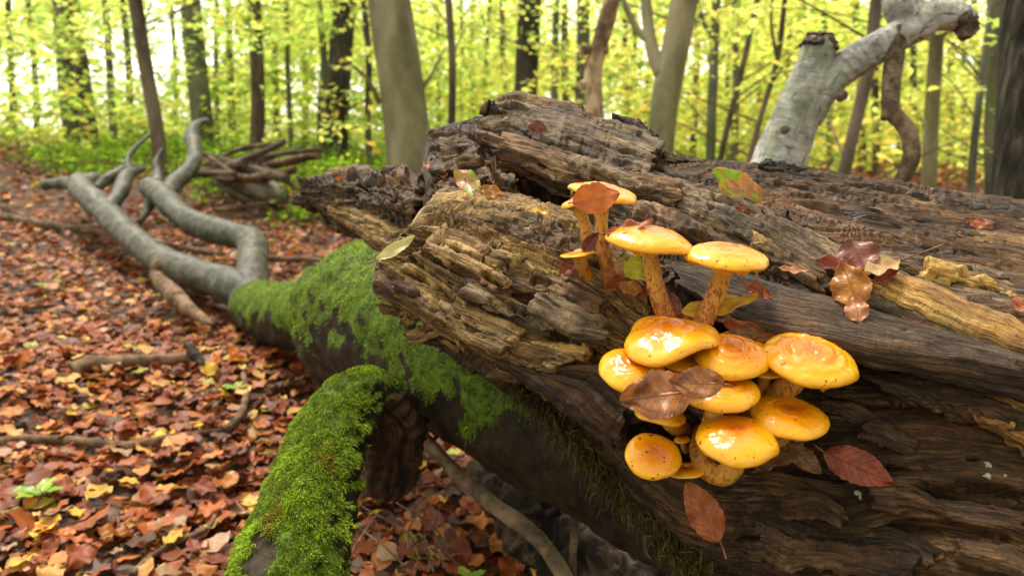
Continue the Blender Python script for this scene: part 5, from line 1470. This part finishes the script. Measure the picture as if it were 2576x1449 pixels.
# the wood beyond as one mass, plus unseen foliage added around for the light
def woodland():
    rg = np.random.default_rng(91); VV, QQ, CC = [], [], []; cnt = 0
    def add(c, n, rx, rz, size, wts, seed):
        nonlocal cnt
        V_, Q, cc = leafcards(c, n, seed, rx, rz, size, FPAL, wts)
        VV.append(V_); QQ.append(Q + cnt); CC.append(cc); cnt += len(V_)
    # ahead, 12 to 34 m
    for (k, r0, r1, size, z1, s) in ((1700, 9.5, 18, .12, 5.5, 1), (2600, 18, 34, .22, 10.0, 2), (1100, 34, 55, .50, 15.0, 3)):
        ang = rg.uniform(-.80, .80, k); rr = r0 + (r1 - r0) * rg.random(k)
        x, y = np.sin(ang) * rr, np.cos(ang) * rr
        z = zg(x, y) + .1 + np.minimum(z1, .21 * rr + .5) * rg.random(k)
        c = np.stack([x, y, z], -1); l = x < .05 * y
        gap = fbm2(ang * 9, z / rr * 12, 3, 12) > np.where(l, .30, .0)                      # openings toward the sky, on the right
        keep = ~(gap & (z > zg(x, y) + 1.2))
        add(c[l & keep], 30, (0, .62, .9, 1.9)[s], .08 * s, size, GREEN_W, s * 10)
        add(c[~l & keep], 30, (0, .62, .9, 1.9)[s], .08 * s, size, YEL_W, s * 10 + 1)
    # unseen foliage added round the sides, behind and overhead, leaving light mostly from above
    k = 700
    ang = rg.uniform(.85, 2 * np.pi - .85, k); rr = 7 + 9 * rg.random(k)
    x, y = np.sin(ang) * rr, np.cos(ang) * rr
    add(np.stack([x, y, zg(x, y) + .3 + 7 * rg.random(k)], -1), 16, 1.1, .2, .30, GREEN_W, 40)
    k = 330
    ang = rg.uniform(0, 2 * np.pi, k); rr = 1.5 + 13 * np.sqrt(rg.random(k))
    x, y = np.sin(ang) * rr, np.cos(ang) * rr
    x, y = x[y < 3], y[y < 3]; k = len(x)  # added canopy left open ahead so light reaches the background foliage
    add(np.stack([x, y, 7.5 + 4 * rg.random(k)], -1), 14, 1.1, .2, .30, GREEN_W, 41)
    o = obj('woodland', mesh('woodland', np.concatenate(VV), np.concatenate(QQ), M_FOL, None, cols=np.concatenate(CC), smooth=False))
    tag(o, 'yellow-green autumn foliage of the distant wood, with unseen foliage added around and overhead', 'foliage', kind='stuff')


woodland()


# low green plants at the edge of the wood
def undergrowth():
    rg = np.random.default_rng(95)
    c = []
    while len(c) < 1150:
        y = 4.0 + 8 * rg.random() ** 1.3; x = (rg.random() * 1.1 - .78) * y
        dens = float(fbm2(np.array(x * .7), np.array(y * .7), 2, 66)) + .25 * (y > 5.2) - .5 * (y < 4.4) + .5 * (-.46 * y < x < -.16 * y)
        if x < -.62 * y and y < 7: continue
        if dens > .05: c.append((x, y))
    c = np.array([q for q in c if not (-2.2 < q[0] < -1.5 and 4.6 < q[1] < 5.9)]); z = zg(c[:, 0], c[:, 1]) + .05 + .22 * rg.random(len(c)) ** 2
    V_, Q, cc = leafcards(np.stack([c[:, 0], c[:, 1], z], -1), 26, 96, .17, .045, .052, [(.14, .28, .02), (.24, .40, .03), (.34, .46, .04), (.09, .18, .015)], [3, 4, 2, 1.5], .5)
    o = obj('undergrowth', mesh('undergrowth', V_, Q, M_FOL, None, cols=cc, smooth=False))
    tag(o, 'low bright green seedlings and herbs at the edge of the wood', 'undergrowth', kind='stuff')


undergrowth()

# heap of dead branches behind the fallen limbs
rg = np.random.default_rng(61)
for i in range(24):
    cx = 625 + 50 * rg.normal(); x0, x1 = cx - rg.uniform(50, 140), cx + rg.uniform(40, 130)
    y0 = rg.uniform(385, 470); y1 = y0 + rg.uniform(-50, 95); d = 5.3 + rg.uniform(-.4, .5)
    r = rg.uniform(.012, .035)
    mm = [M_STICK, M_STICK, M_TBARK['brown']][i % 3]
    lab = ['thin brown dead branch in the heap behind the grey limbs', 'bent brown dead branch in the heap behind the grey limbs', 'dark brown dead branch in the heap behind the grey limbs'][i % 3]
    o = tag(obj('dead_branch', None), lab, 'branch', 'dead branches in the heap behind the grey limbs, ' + ['thin', 'bent', 'dark'][i % 3])
    o.location = P(x1, y1, d)
    tube('wood', [(x0, y0, d + .2, r * .6), ((x0 + x1) / 2, (y0 + y1) / 2 + (rg.uniform(-30, 30) if i % 3 == 1 else rg.uniform(-8, 8)), d, r), (x1, y1, d - .2, r)], 24, 10, mm, o, seed=70 + i, lump=.2)
dl = thing('dead_log', 'pale mottled rotting log lying by the heap of dead branches', 'log', tuple(on_ground(640, 490)))
tube('wood', [(570, 440, 5.6, .07), (620, 455, 5.5, .09), (670, 478, 5.4, .085), (715, 500, 5.3, .05)], 50, 26, bark_mat('mottled_log', (.06, .045, .035), (.17, .14, .11), (.32, .28, .23), (10, 10, 10), .02), dl, seed=90, lump=.2)

# seedlings on the leaves
M_SEED = attr_leaf_mat('seedling_leaf', .4, .4, .4, vein=False)
for px, py, s, lab in ((105, 1285, .05, 'green seedling with broad leaves in the near leaf litter'), (595, 1010, .035, 'tiny green seedling beside the bent thin stick'), (1180, 1510, .03, 'small green sprout under the leaning branch'),
                       (110, 740, .035, 'small green seedling among the leaves before the grey limbs')):
    p = on_ground(px, py, .0)
    root = thing('seedling', lab, 'seedling', tuple(p))
    tube('stem', np.array([[0, 0, 0, .0012], [.002, 0, .02, .001], [0, .003, .045, .0008]]) + np.array([*p, 0]), 10, 6, M_TWIG, root, world=True)
    for k in range(4):
        v, q, uv = leaf_grid(10, 7, s, s * .6, -.2, .2, .4, k)
        a = k * 1.7 + px; ca, sa = math.cos(a), math.sin(a)
        v = np.stack([v[:, 0] * ca - v[:, 1] * sa, v[:, 0] * sa + v[:, 1] * ca, v[:, 2] + v[:, 0] * .25 + .035], -1)
        obj('leaf_blade', mesh('leaf_blade', v, q, M_SEED, uv, cols=np.tile([.20, .40, .03] if k % 2 else [.34, .46, .03], (len(v), 1))), root)
